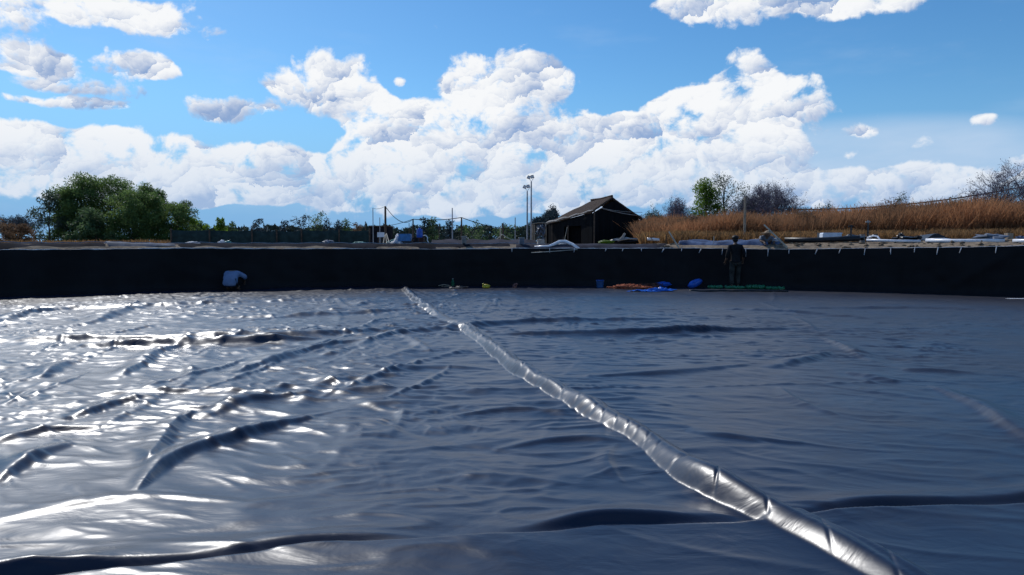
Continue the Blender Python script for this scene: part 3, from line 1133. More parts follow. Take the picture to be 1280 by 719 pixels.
# smaller trees along the left middle horizon
FT = 'small far trees along the left and middle horizon'
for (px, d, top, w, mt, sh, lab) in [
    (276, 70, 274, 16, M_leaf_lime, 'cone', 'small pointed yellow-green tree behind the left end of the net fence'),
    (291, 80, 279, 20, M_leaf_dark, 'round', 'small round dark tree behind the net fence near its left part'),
    (324, 90, 274, 22, M_leaf_haze, 'round', 'lone round dark blue-green tree behind the net fence'),
    (356, 105, 277, 14, M_leaf_haze, 'cone', 'small pointed tree left of the taller far group'),
    (376, 105, 268, 24, M_leaf_haze, 'umbrella', 'flat-topped far tree, first of the taller group'),
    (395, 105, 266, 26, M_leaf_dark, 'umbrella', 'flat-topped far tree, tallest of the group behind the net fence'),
    (408, 105, 275, 18, M_leaf_haze, 'round', 'rounded far tree at the right of the taller group'),
    (423, 110, 276, 8, M_leaf_haze, 'column', 'first slim upright far tree right of the group'),
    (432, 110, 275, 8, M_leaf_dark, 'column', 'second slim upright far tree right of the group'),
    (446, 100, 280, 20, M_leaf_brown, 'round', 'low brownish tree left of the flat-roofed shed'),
    (531, 90, 273, 12, M_leaf_haze, 'column', 'slim dark tree behind the blue engine, left one of the pair'),
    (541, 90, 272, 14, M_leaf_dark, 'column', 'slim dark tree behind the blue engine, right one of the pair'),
    (562, 95, 276, 12, M_leaf_haze, 'cone', 'small palm-like tree between two thin poles'),
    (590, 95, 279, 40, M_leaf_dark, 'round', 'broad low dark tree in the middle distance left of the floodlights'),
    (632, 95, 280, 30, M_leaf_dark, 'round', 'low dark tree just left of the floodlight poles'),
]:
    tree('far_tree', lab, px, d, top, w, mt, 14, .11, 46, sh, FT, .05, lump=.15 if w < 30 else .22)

# far wood as one mass
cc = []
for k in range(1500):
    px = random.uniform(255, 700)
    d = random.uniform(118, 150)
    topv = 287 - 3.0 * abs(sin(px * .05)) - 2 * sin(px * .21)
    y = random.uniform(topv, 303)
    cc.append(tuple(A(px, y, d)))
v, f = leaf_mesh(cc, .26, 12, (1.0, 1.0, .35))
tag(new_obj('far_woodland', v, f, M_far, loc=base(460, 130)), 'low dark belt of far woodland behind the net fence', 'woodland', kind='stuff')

# bluish bush left of the hut
bare_tree('twiggy_tree', 'bluish twiggy round tree just left of the hut roof', 686, 62, 256, 38, M_twig, M_leaf_haze, depth=6, per=5, leaf=.055, nstem=5)
# right-hand trees
bare_tree('twiggy_tree', 'low grey thorny shrub close to the right side of the hut', 822, 58, 254, 34, M_twig, M_leaf_grey, depth=5, per=2, leaf=.05, nstem=5)
bare_tree('twiggy_tree', 'grey-purple twiggy tree between the hut and the lime green tree', 848, 60, 243, 40, M_twig, M_leaf_plum, depth=6, per=1, leaf=.036, nstem=4)
tree('feathery_tree', 'bright lime green tree crown left of the tall feathery tree', 882, 59, 226, 38, M_leaf_lime, 24, .06, 260, 'round', None, .30, lump=.12)
tree('feathery_tree', 'tall thin feathery grey-green tree right of the lime green one', 905, 60, 219, 60, M_leaf_grey, 40, .05, 110, 'column', None, .15, lump=.13)
bare_tree('twiggy_tree', 'plum coloured twiggy tree left of the leaning pole, the widest of the bare trees', 962, 58, 222, 84, M_twig, M_leaf_plum, depth=6, per=1, leaf=.036, nstem=6, seed=5)
bare_tree('twiggy_tree', 'darker twiggy tree right behind the tall grey post', 938, 61, 235, 46, M_twig, M_leaf_haze, depth=6, per=1, leaf=.036, nstem=5, seed=11)
for (px, d, top, w, mt, lab) in [(862, 40.5, 272, 26, M_leaf_brown, 'low brown bush in the reeds right of the hut'),
                                 (912, 41, 266, 30, M_leaf_brown, 'brown bush in the reeds left of the tall grey post'),
                                 (1008, 40.5, 263, 34, M_leaf_brown, 'brown bush in the reeds behind the foam box'),
                                 (1112, 41, 252, 40, M_leaf_brown, 'brown bush in the reeds above the first white pipe'),
                                 (1196, 41, 249, 34, M_leaf_grey, 'grey-green bush in the reeds above the thick white pipe'),
                                 (1246, 42, 244, 46, M_leaf_brown, 'brown bush at the foot of the thorny tree on the right')]:
    tree('scrub_bush', lab, px, d, top, w, mt, 18, .035, 160, 'round', 'scrub bushes among the dry reeds', .0, 'bush', lump=.24)
bare_tree('thorn_tree', 'spreading thorny tree at the right edge rising above the dry reeds', 1268, 46, 196, 104, M_twig, M_leaf_plum, depth=6, per=1, leaf=.036, nstem=5, seed=21)
for (px, top, w, lab) in [(1124, 240, 30, 'small sparse shrub poking above the middle of the dry reeds'),
                          (1162, 250, 22, 'smallest bare shrub top above the dry reeds, right of the sparse one'),
                          (1070, 254, 30, 'low leafless shrub above the reeds left of the foam box cable'),
                          (1030, 250, 24, 'thin leafless shrub above the reeds next to the plum coloured tree'),
                          (1215, 247, 30, 'leafless shrub at the left foot of the thorny tree')]:
    bare_tree('bare_shrub', lab, px, 64, top, w, M_twig, M_leaf_grey, depth=5, per=1, leaf=.05, nstem=4, cat='shrub', group='shrubs above the dry reeds')


# dry reed field
def reeds(n, px0, px1, d0, d1, hfun, material, label, name, width=.012, lean=.16):
    t = rng.random(n)
    px = px0 + (px1 - px0) * rng.random(n)
    d = d0 + (d1 - d0) * t
    x = (px - 640) / FPX * d
    y = d
    z = ground_h(x, y)
    H = hfun(px, d) * (.62 + .42 * rng.random(n) ** .6) * (1 + .30 * pn(x * .30, y * .30, 97) + .22 * pn(x * 1.1, y * 1.1, 98))
    ax = rng.normal(size=n) * lean
    ay = rng.normal(size=n) * lean
    th = rng.random(n) * pi
    wx, wy = np.cos(th) * width, np.sin(th) * width
    wd = (.7 + 1.6 * rng.random(n))
    wx, wy = wx * wd, wy * wd
    p0 = np.stack([x, y, z - .03], 1)
    p1 = np.stack([x + ax * H * .45, y + ay * H * .45, z + H * .55], 1)
    p2 = np.stack([x + ax * H * 1.3, y + ay * H * 1.3, z + H], 1)
    w = np.stack([wx, wy, wx * 0], 1)
    v = np.stack([p0 - w, p0 + w, p1 - w * 1.2, p1 + w * 1.2, p2 - w * .5, p2 + w * .5], 1).reshape(-1, 3)
    k = np.arange(n)[:, None] * 6
    f = np.concatenate([k + np.array([[0, 1, 3, 2]]), k + np.array([[2, 3, 5, 4]])])
    o = new_obj(name, v, f, material, loc=base((px0 + px1) / 2, d0))
    return tag(o, label, 'grass', kind='stuff')


def hf(px, d):
    topy = np.interp(px, [790, 830, 900, 960, 1030, 1100, 1170, 1240, 1300], [279, 275, 274, 272, 268, 264, 262, 261, 259])
    return (309 - topy) / FPX * d * 1.0 - .10


reeds(95000, 796, 1330, 38, 56, hf, M_reed, 'tall dry orange-brown reeds filling the land on the right beyond the pond', 'dry_reeds', .009, .24)
reeds(26000, 800, 1330, 30, 39, lambda px, d: (309 - 293) / FPX * d * (1 + 0 * px) - .02, M_reedlow, 'short pale dry grass in front of the tall reeds', 'short_dry_grass', .010, .3)
reeds(3000, -60, 300, 44, 52, lambda px, d: .35 + 0 * px, M_reedlow, 'thin dry grass at the foot of the tall green trees', 'short_dry_grass', .010, .3)

# ------------------------------------------------------------------ green net fence
b0 = base(220, 42)
fe = thing('net_fence', 'long dark green shade-net fence on posts in front of the far trees', 'fence', b0)
posts = [214, 262, 315, 346, 377, 424, 462]
for k in range(len(posts) - 1):
    p, q = base(posts[k], 42), base(posts[k + 1], 42)
    ztop = A(0, 287.5 + .4 * k % 1.5, 42).z
    m = MB()
    nseg = 8
    for s in range(nseg + 1):
        u = s / nseg
        w = p.lerp(q, u)
        y = w.y + .03 * sin(s * 2.1 + k)
        zt = ztop - .045 * sin(pi * u)
        m.v += [Vector((w.x, y, w.z - .02)), Vector((w.x, y + .02, (w.z + zt) / 2)), Vector((w.x, y, zt)), Vector((w.x, y + .012, w.z - .02)), Vector((w.x, y + .032, (w.z + zt) / 2)), Vector((w.x, y + .012, zt))]
    for s in range(nseg):
        i = s * 6
        m.f += [(i, i + 6, i + 7, i + 1), (i + 1, i + 7, i + 8, i + 2), (i + 4, i + 10, i + 9, i + 3), (i + 5, i + 11, i + 10, i + 4), (i + 2, i + 8, i + 11, i + 5)]
    m.build('net_panel', M_net, fe, smooth=True)
for k, px in enumerate(posts):
    p = base(px, 41.9)
    m = MB()
    m.tube([p - Vector((0, 0, .1)), Vector((p.x, p.y, A(0, 285.5 + (k % 2) * 1.2, 42).z))], .045, 6)
    m.build('post', M_darkwood, fe)

# second bank of another pond behind the black bank
m = MB()
for k in range(40):
    px = 540 + 130 * k / 39
    p = base(px, 34)
    zt = A(0, 299.5 + .8 * sin(k * .7), 34).z
    m.v += [p + Vector((0, -.6, 0)), Vector((p.x, p.y, zt)), p + Vector((0, .8, 0))]
for k in range(39):
    i = k * 3
    m.f += [(i, i + 3, i + 4, i + 1), (i + 1, i + 4, i + 5, i + 2)]
tag(m.build('grey_bank', M_mattgrey, loc=base(600, 34), smooth=True), 'low grey sheeted bank behind the two rim posts left of the hut', 'bank')

# flat-roofed far shed
b = base(477, 85)
sh = thing('far_shed', 'flat-roofed dark far shed behind the tall brown pole', 'shed', b)
zt = A(0, 284, 85).z
w = 26 / FPX * 85
m = MB()
m.box((b.x, b.y, (b.z + zt) / 2), (w * .92, 2.5, zt - b.z))
m.build('wall', M_matt, sh)
m = MB()
m.box((b.x, b.y, zt + .06), (w, 3.0, .14), ry=.01)
m.build('roof', M_darkwood, sh)
m = MB()
m.box((b.x + .3, b.y - 1.27, b.z + .9), (.7, .04, 1.3))
m.build('door', M_dark, sh)


# ------------------------------------------------------------------ poles and wires
def pole(px, d, top, r, material, label, name='pole', group=None, r1=None, foot=None):
    b = base(px, d)
    m = MB()
    zt = A(px, top, d).z
    m.tube([b - Vector((0, 0, .1)), Vector((b.x, b.y, (b.z + zt) / 2)), Vector((b.x, b.y, zt))], [r, r, r1 or r * .85], 8)
    return tag(m.build(name, material, loc=b), label, 'pole', group), Vector((b.x, b.y, zt))


_, P482 = pole(482, 36, 258, .055, M_darkwood, 'thick brown wooden pole beside the white sheet, tallest of the left poles')
_, P466 = pole(466.5, 60, 260, .035, M_steel, 'thin pole left of the thick brown pole')
_, P475 = pole(475, 60, 272, .035, M_steel, 'short thin pole just left of the thick brown pole')
_, P516 = pole(516.5, 48, 274, .05, M_darkwood, 'thin dark pole behind the blue engine')
_, P512 = pole(511.5, 80, 279, .04, M_darkwood, 'far short pole left of the pole behind the blue engine')
_, P565 = pole(565.5, 45, 260, .035, M_steel, 'thin tall grey pole right of the blue engine')
_, P577 = pole(577, 45, 272, .05, M_darkwood, 'dark pole right of the thin tall grey pole')
_, P628 = pole(628.5, 42, 279, .06, M_darkwood, 'short dark wooden pole holding the sagging cables')
_, P625 = pole(625.5, 40, 283, .03, M_palewood, 'short pale stake beside the dark pole with the sagging cables')
_, P645 = pole(644, 60, 272, .04, M_steel, 'faint thin pole left of the floodlights')
_, P550 = pole(549, 70, 279, .04, M_darkwood, 'small far pole right of the slim dark trees')
_, P440 = pole(457, 60, 277, .045, M_darkwood, 'stub of a dark pole beside the low brownish tree')
_, P930 = pole(930.5, 31, 246, .055, M_wood, 'tall grey post standing behind the person in dark clothes')


def wire(a, b, drop, r, material, label, group=None, name='overhead_wire'):
    m = MB()
    m.tube(sag(a, b, drop, 18), r * 1.25, 4)
    return tag(m.build(name, material, loc=a), label, 'wire', group)


wire(P482, P516, .45, .016, M_wire, 'black wire from the thick brown pole down to the pole behind the engine')
wire(P516, P577, .10, .018, M_wire, 'black wire between the engine pole and the next dark pole')
wire(P577, A(700, 275, 62), .75, .018, M_wire, 'black wire sagging from the dark pole towards the hut')
wire(P466, P482, .1, .008, M_wire, 'thin wire between the two poles at the flat-roofed shed')
wire(A(475, 283, 60), P516, .1, .014, M_wire, 'low thin wire crossing above the white sheet')
wire(A(582, 296, 40), A(628, 293, 40), .45, .018, M_wire2, 'pale cable sagging left of the short dark pole')
wire(A(628, 293, 40), A(656, 298, 40), .20, .018, M_wire2, 'pale cable sagging right of the short dark pole')
wire(A(985, 262, 60), A(1290, 231, 60),   .55, .040, M_wire, 'long black overhead wire rising to the right above the dry reeds')
wire(A(1020, 268, 62), A(1290, 238, 62), .6, .012, M_wire, 'thinner lower overhead wire above the dry reeds')


def floodlight(px, d, top, label):
    b = base(px, d)
    zt = A(px, top + 7, d).z
    t = thing('floodlight', label, 'floodlight', b, 'floodlights on tall poles beside the hut')
    m = MB()
    m.tube([b - Vector((0, 0, .1)), Vector((b.x, b.y, zt))], [.055, .038], 8)
    m.build('pole', M_steel, t)
    top_ = Vector((b.x, b.y, zt))
    m = MB()
    m.tube([top_ + Vector((-.11, 0, .16)), top_, top_ + Vector((.13, 0, .18))], .018, 5)
    m.build('bracket', M_lampglass, t)
    for s, (ox, oz, rot) in enumerate([(-.15, .25, .35), (.06, .29, -.2)]):
        m = MB()
        m.box(top_ + Vector((ox, 0, oz)), (.22, .12, .19), ry=rot, taper=.8)
        h = m.build('lamp_head', M_lamp, t)
        m = MB()
        m.box(top_ + Vector((ox, -.066, oz - .005)), (.17, .012, .13), ry=rot)
        m.build('lamp_glass', M_lampglass, h)
    return t


floodlight(664, 45, 220, 'taller of the two floodlight poles, nearer the hut')
floodlight(659, 45, 232, 'shorter of the two floodlight poles, on the left')

# ------------------------------------------------------------------ hut
hb = base(735, 45)
hut = thing('hut', 'dark low hut with thatched gable roof and black cloth walls', 'hut', hb)
R0, R1 = A(765, 246, 44), A(739, 251, 50)
E0, E1 = A(741, 263, 42.3), A(683, 279, 47.5)
E2, E3 = A(803, 273, 45.5), A(790, 270, 51)


def ground_under(p, dx=0.):
    return Vector((p.x, p.y, gz(p.x, p.y) - .05))


def slab(quad, th, n, jit, uneven_edge=0.):
    """thick, slightly uneven slab between four corners a, b (top) and d, c (bottom)"""
    a, b, c, d = [Vector(q) for q in quad]
    nrm = (b - a).cross(d - a).normalized()
    if nrm.z < 0: nrm = -nrm
    m = MB()
    for i in range(n + 1):
        for j in range(n + 1):
            u, w = i / n, j / n
            p = a.lerp(b, u).lerp(d.lerp(c, u), w)
            k = jit * float(pn(np.array([u * 5.3]), np.array([w * 5.1]), 61)[0])
            if j == n: p = p + (d - a).normalized() * uneven_edge * random.uniform(-1, 1)
            m.v.append(p + nrm * k)
    N = (n + 1) ** 2
    m.v += [p - nrm * th for p in m.v[:N]]
    for i in range(n):
        for j in range(n):
            q = i * (n + 1) + j
            m.f += [(q, q + n + 1, q + n + 2, q + 1), (N + q, N + q + 1, N + q + n + 2, N + q + n + 1)]
    for i in range(n):
        for (q0, q1) in ((i, i + 1), (n * (n + 1) + i, n * (n + 1) + i + 1)):
            m.f.append((q0, q1, N + q1, N + q0))
        for (q0, q1) in ((i * (n + 1), (i + 1) * (n + 1)), (i * (n + 1) + n, (i + 1) * (n + 1) + n)):
            m.f.append((q0, q1, N + q1, N + q0))
    return m


slab((R0, R1, E1, E0), .10, 14, .05, .06).build('roof_slope', M_thatch, hut)
slab((R0, R1, E3, E2), .10, 14, .05, .06).build('roof_slope', M_thatch, hut)


def wallquad(tops, ins, name, material, thick=.05, split=6):
    """cloth wall hanging from a line of top points to the ground, in strips"""
    o = None
    for i in range(len(tops) - 1):
        a, b = Vector(tops[i]), Vector(tops[i + 1])
        for k in range(split):
            p, q = a.lerp(b, k / split), a.lerp(b, (k + 1) / split)
            off = Vector((0, .03 * (k % 2), 0)) + Vector(ins)
            m = MB()
            g0, g1 = ground_under(p), ground_under(q)
            m.add([p + off, q + off, g1 + off, g0 + off, p + off + Vector((0, thick, 0)), q + off + Vector((0, thick, 0)), g1 + off + Vector((0, thick, 0)), g0 + off + Vector((0, thick, 0))],
                  [(0, 3, 2, 1), (4, 5, 6, 7), (0, 1, 5, 4), (1, 2, 6, 5), (2, 3, 7, 6), (3, 0, 4, 7)])
            o = m.build(name, material, hut)
    return o


dn = Vector((0, 0, -.10))
wallquad([E1 + dn + Vector((.15, 0, 0)), E1.lerp(E0, .42) + dn], (0, .18, 0), 'wall_sheet', M_hutwall, split=3)
wallquad([E1.lerp(E0, .78) + dn, E0 + dn], (0, .18, 0), 'wall_sheet', M_hutwall, split=1)
ia, ib = E1.lerp(E0, .40) + dn, E1.lerp(E0, .80) + dn
wallquad([ia, ib], (0, 1.1, 0), 'doorway_dark', M_hutinner, split=1)  # dark sheet added behind the doorway, painted as the shade inside
m = MB()
za = A(0, 283, 45).z
pa, pb = E1.lerp(E0, .42), E1.lerp(E0, .78)
m.add([Vector((pa.x, pa.y + .2, pa.z - .1)), Vector((pb.x, pb.y + .2, pb.z - .1)), Vector((pb.x, pb.y + .2, za)), Vector((pa.x, pa.y + .2, za)),
       Vector((pa.x, pa.y + .25, pa.z - .1)), Vector((pb.x, pb.y + .25, pb.z - .1)), Vector((pb.x, pb.y + .25, za)), Vector((pa.x, pa.y + .25, za))],
      [(0, 3, 2, 1), (4, 5, 6, 7), (0, 1, 5, 4), (1, 2, 6, 5), (2, 3, 7, 6), (3, 0, 4, 7)])
m.build('door_header', M_hutwall, hut)
# gable wall: strips whose tops follow the roof
gt = []
for k in range(9):
    u = k / 8
    lowp = E0.lerp(E2, u)
    top = E0.z + (R0.z - E0.z) * min(1, u / .45) if u < .45 else R0.z + (E2.z - R0.z) * (u - .45) / .55
    gt.append(Vector((lowp.x - .08 * u, lowp.y + .22, top - .16)))
wallquad(gt, (0, 0, 0), 'gable_sheet', M_hutwall, split=1)
wallquad([E2 + dn + Vector((-.1, .3, 0)), E3 + dn + Vector((-.1, 0, 0))], (0, 0, 0), 'side_sheet', M_hutwall, split=2)
wallquad([E3 + dn, E1 + dn + Vector((0, 2, 0))], (0, 0, 0), 'back_sheet', M_hutwall, split=2)
# pale roof edge poles, ropes across the gable, ridge cap
for (a, b_, r_) in [((752, 260.5), (802, 270), .024), ((755, 261), (803, 265.5), .014), ((765, 246.5), (803, 272.5), .03), ((766, 246), (741, 262.5), .03)]:
    m = MB()
    pa, pb = A(a[0], a[1], 43.0), A(b_[0], b_[1], 44.9)
    m.tube(sag(pa, pb, .06, 8), r_, 5)
    m.build('roof_rope' if r_ < .028 else 'rake_pole', M_palecloth if r_ < .028 else M_darkwood, hut)
m = MB()
pts = [E0.lerp(E1, k / 12) + Vector((0, -.05, .03 * sin(k * 1.9))) for k in range(13)]
m.tube(pts, [.03 + .025 * abs(sin(k)) + (.03 if k > 6 else 0) for k in range(13)], 6)
m.build('eave_sheet', M_palecloth, hut)
m = MB()
m.tube([R0 + Vector((0, -.05, .04)), R0.lerp(R1, .5) + Vector((0, 0, .0)), R1 + Vector((0, 0, .05))], .07, 6)
m.build('ridge_cap', M_thatch, hut)
for px_, y0, y1, r_ in [(710, 282, 305, .035), (690, 281, 304, .03), (743, 264, 305, .04), (801, 273, 304, .04)]:
    d_ = 42.2 if px_ > 700 and px_ < 760 else 45
    q = A(px_, y0, d_)
    m = MB()
    m.tube([ground_under(q), q], r_, 6)
    m.build('post', M_darkwood, hut)
q = A(709, 284, 42)
m = MB()
m.tube([q, A(705, 304, 41.5)], .014, 5)
tag(m.build('leaning_stick', M_palewood, loc=A(705, 304, 41.5)), 'thin stick leaning on the post in front of the hut doorway', 'stick')

# torn lean-to at the left side of the hut
lt = thing('torn_shelter', 'small torn tarp shelter on posts at the left side of the hut', 'shelter', base(673, 44))
for px_ in (665.5, 668, 682.5):
    q = A(px_, 279.5 if px_ > 670 else 281, 44)
    m = MB()
    m.tube([ground_under(q), q], .05 if px_ < 670 else .035, 6)
    m.build('post', M_wood, lt)
m = MB()
nx, ny = 8, 8
for j in range(ny + 1):
    for i_ in range(nx + 1):
        u, w_ = i_ / nx, j / ny
        p = A(671 + 11 * u, 280 + 19 * w_ + 2 * sin(i_ * 1.3), 44)
        p.y += .12 * sin(i_ * 1.9 + j) + .10 * sin(j * 2.3)
        m.v.append(p)
for j in range(ny):
    for i_ in range(nx):
        if (i_ + j * 3) % 11 in (2,) or (j > 5 and i_ % 3 == 1): continue
        q = j * (nx + 1) + i_
        m.f.append((q, q + 1, q + nx + 2, q + nx + 1))
ob = m.build('torn_tarp', M_greytarp, lt)
sm = ob.modifiers.new('thick', 'SOLIDIFY')
sm.thickness = .01
m = MB()
m.tube([A(664, 280.5, 44), A(673, 278.5, 44), A(684, 279, 44)], .03, 5)
m.build('crossbar', M_wood, lt)
m = MB()
m.box(A(676, 302.5, 40), (.38, .4, .22), rz=.1, taper=.92)
m.lump(A(676, 300.2, 40), (.2, .2, .05), 3)
tag(m.build('sack', M_palecloth, loc=A(676, 304, 40)), 'small white sack lying in front of the torn shelter', 'sack')

# ------------------------------------------------------------------ rim posts, pipes and things on the bank
RP = 'short square posts standing on the pond rim'


def rim_post(px, ytop, ybot, wpx, label, mtop=True, d=25.9, material=None):
    p = A(px, ybot, d)
    q = A(px, ytop, d)
    w = wpx / FPX * d
    t = thing('rim_post', label, 'post', (p.x, p.y, p.z - .1), RP)
    m = MB()
    m.box((p.x, p.y, (p.z + q.z) / 2 - .05), (w, w * .8, q.z - p.z + .1), rz=.1, taper=.95)
    m.build('shaft', material or M_conc, t)
    if mtop:
        m = MB()
        m.box((p.x, p.y, q.z + .015), (w * 1.15, w, .035), rz=.1)
        m.build('cap', M_palecloth, t)
        m = MB()
        m.box((p.x, p.y - w * .42, q.z - .26), (w * .35, .03, .12))
        m.build('bracket', M_dark, t)


rim_post(580, 296.5, 310, 6, 'grey capped post on the rim behind the yellow toy on the floor')
rim_post(652, 298, 310, 6.5, 'darker capped post on the rim below the floodlights', material=M_greytarp)
rim_post(1077.5, 293, 303, 5.5, 'concrete post at the left end of the white pipe', False, 25.0)
rim_post(1153.5, 293.5, 302, 5.5, 'concrete post at the middle of the white pipe', False, 23.8)
rim_post(1260.5, 291.5, 302, 8, 'wider brown concrete post near the right edge', False, 22.2, M_wood)


def pipe(pts, r, material, label, name='pipe', n=10, loc=None, cat='pipe', group=None):
    m = MB()
    m.tube(pts, r, n)
    return tag(m.build(name, material, loc=loc or pts[0], smooth=True), label, cat, group)


def bank_pt(px, y, off=1.0):
    a = ang_at(px)
    d = pondpt(a, PR + off).y
    return A(px, y, d)


pipe([bank_pt(981, 300, 1.0), bank_pt(1020, 300.2, 1.0), bank_pt(1048, 299, 1.0), bank_pt(1075, 298, 1.0)], .085, M_dark, 'thick black pipe lying on the sandy bank in front of the foam box')
pipe([bank_pt(1083, 300.2, .9), bank_pt(1120, 301.3, .9), bank_pt(1151, 301.6, .9)], .042, M_pvc, 'white pipe on the bank between the first and middle concrete posts')
pipe([bank_pt(1157, 301.2, .9), bank_pt(1210, 301.3, .9), bank_pt(1256, 301.0, .9)], .058, M_pvc, 'thick shiny white pipe on the bank, right of the middle concrete post')
pipe([bank_pt(1266, 301.4, .9), bank_pt(1330, 301, .9)], .058, M_pvc, 'end of a white pipe right of the wide brown post')
pipe([bank_pt(1084, 297.5, 1.3), bank_pt(1092, 295, 1.3), bank_pt(1097, 296, 1.3), bank_pt(1100, 300, 1.0)], .03, M_pvc, 'bent white pipe elbow rising right of the first concrete post')
pipe([bank_pt(1157, 299, 1.2), bank_pt(1180, 298.5, 1.2), bank_pt(1196, 300.5, 1.1)], .02, M_pvc, 'thin white hose lying over the thick white pipe')
pipe([bank_pt(668, 309.5, .3), bank_pt(686, 308.5, .3), bank_pt(700, 302, .5), bank_pt(707, 302, .5), bank_pt(716, 306, .4), bank_pt(723, 311, .1)], .058, M_pvc,
     'bent white pipe arching over the rim in front of the hut')
pipe([bank_pt(692, 309.5, .5), bank_pt(702, 305, .6), bank_pt(708, 304.5, .6)], .035, M_pvc, 'short white pipe stub under the arching pipe')
pipe([bank_pt(664, 316, -.12), bank_pt(690, 314.5, -.12), bank_pt(722, 312, -.02)], .012, M_wire2, 'thin grey hose hanging on the wall below the arching pipe', cat='hose')
pipe([bank_pt(735, 308.5, .3), bank_pt(750, 307.5, .5), bank_pt(765, 308.5, .4)], .022, M_palecloth, 'short grey pipe on the sheet in front of the hut')
pipe([A(809, 298.8, 30), A(824, 299.8, 30)], .06, M_pvc, 'short thick white pipe lying right of the hut')
pipe([bank_pt(1250, 374.5, -1.2), bank_pt(1280, 374.5, -1.2), bank_pt(1330, 376, -1.4)], .03, M_foam, 'pale blue hose on the floor at the foot of the right wall', cat='hose')

# leaning poles
m = MB()
m.tube([bank_pt(848.5, 310, .2), bank_pt(836, 289.5, .35)], [.030, .022], 6)
tag(m.build('leaning_plank', M_palewood, loc=bank_pt(848.5, 310, .2)), 'pale leaning stake right of the hut, left of the standing person', 'stake')
m = MB()
m.tube([bank_pt(984, 309.5, .12), bank_pt(955, 281, .3)], [.030, .024], 6)
tag(m.build('leaning_pole', M_palewood, loc=bank_pt(984, 309.5, .12)), 'long pale pole leaning left above the crouching person in the straw hat', 'pole')
for px, y0, y1, lab in [(832.5, 293, 303, 'short dark stick left of the pale leaning stake'), (852, 297, 307, 'short dark stick at the left end of the blue-grey tarpaulin'),
                        (862, 297, 303, 'small dark peg behind the blue-grey tarpaulin'), (892, 295.5, 303, 'pale peg behind the middle of the blue-grey tarpaulin')]:
    m = MB()
    m.tube([bank_pt(px, y1, .9), bank_pt(px + .5, y0, .9)], .014, 5)
    tag(m.build('peg', M_palewood if px > 890 else M_darkwood, loc=bank_pt(px, y1, .9)), lab, 'stick')
m = MB()
m.tube([bank_pt(1023, 299, 1.6), bank_pt(1023, 291, 1.6)], .035, 6)
tag(m.build('peg', M_palecloth, loc=bank_pt(1023, 299, 1.6)), 'short pale peg left of the white foam box', 'stick')

# foam box
p = bank_pt(1038, 299.5, 1.9)
w = 22 / FPX * p.y
bx = thing('foam_box', 'white foam fish box standing behind the black pipe', 'box', p)
m = MB()
m.box(p + Vector((0, 0, .09)), (w, .36, .20), rz=-.12, taper=1.04)
m.build('body', M_foam, bx)
m = MB()
m.box(p + Vector((.02, 0, .205)), (w * 1.03, .38, .035), rz=-.12)
m.build('lid', M_foam, bx)


# valves / standpipes
def valve(px, ytop, label):
    p = bank_pt(px, 300, 1.6)
    zt = A(px, ytop, p.y).z
    t = thing('standpipe', label, 'pipe valve', p, 'dark standpipes behind the bank')
    m = MB()
    m.tube([p, Vector((p.x, p.y, zt))], .028, 7)
    m.build('riser', M_dark, t)
    m = MB()
    m.tube([Vector((p.x - .08, p.y, zt)), Vector((p.x + .08, p.y, zt))], .022, 6)
    m.tube([Vector((p.x, p.y, zt - .03)), Vector((p.x, p.y, zt + .05))], .032, 7)
    m.build('handle', M_palecloth if px > 1080 else M_dark, t)


valve(1063.5, 283, 'shorter dark standpipe with a handle behind the black pipe end')
valve(1084.5, 277.5, 'taller dark standpipe with a pale top beside the first concrete post')

# dark heaps behind the pipes on the right
for (px, y, w, h, mt, lab) in [(1068, 297.5, 26, 6, M_dark, 'black plastic heap behind the end of the black pipe'),
                               (1090, 297, 16, 6, M_dark, 'black heap right behind the taller standpipe'),
                               (1126, 295, 8, 6, M_dark, 'small black knob-like bag on the bank, left of the middle post'),
                               (1132, 298.5, 30, 5, M_dark, 'low black crumpled plastic behind the white pipe'),
                               (1148, 297, 8, 4, M_dark, 'little dark bundle beside the middle concrete post'),
                               (1237, 297, 36, 7, M_greytarp, 'grey crumpled heap of scrap left of the wide brown post'),
                               (1276, 299, 14, 6, M_bluetarp, 'dark blue bag at the right edge behind the pipe'),
                               (862, 305, 22, 6, M_wood, 'brown crumpled rag heap at the left end of the blue-grey tarpaulin'),
                               (240, 303.6, 12, 2.6, M_white, 'white plastic scrap on the bank, left of two by the net fence'),
                               (246, 303.9, 9, 2.6, M_white, 'white rag with a raised corner on the bank by the net fence'),
                               (277, 303, 9, 2.6, M_white, 'crumpled white bag on the bank in front of the second net panel'),
                               (277.5, 301.5, 5, 2.6, M_white, 'tiny white bottle on top of the crumpled white bag'),
                               (284, 303.5, 10, 4, M_teal, 'teal bundle on the bank right of the small white bag'),
                               (410, 302.5, 14, 4, M_greytarp, 'grey folded sheet on the bank in front of the net fence'),
                               (450, 304, 18, 2.5, M_teal, 'low teal net bundle on the bank left of the brown pole')]:
    p = bank_pt(px, y, 1.9)
    m = MB()
    W_, H_ = w / FPX * p.y / 2, h / FPX * p.y
    m.lump(p, (W_, W_ * .8, H_ * .6), seed=px * .1, amp=.38, nu=14, nv=8, freq=2.2, flat=H_ * .5)
    tag(m.build('heap', mt, loc=p, smooth=False), lab, 'heap')
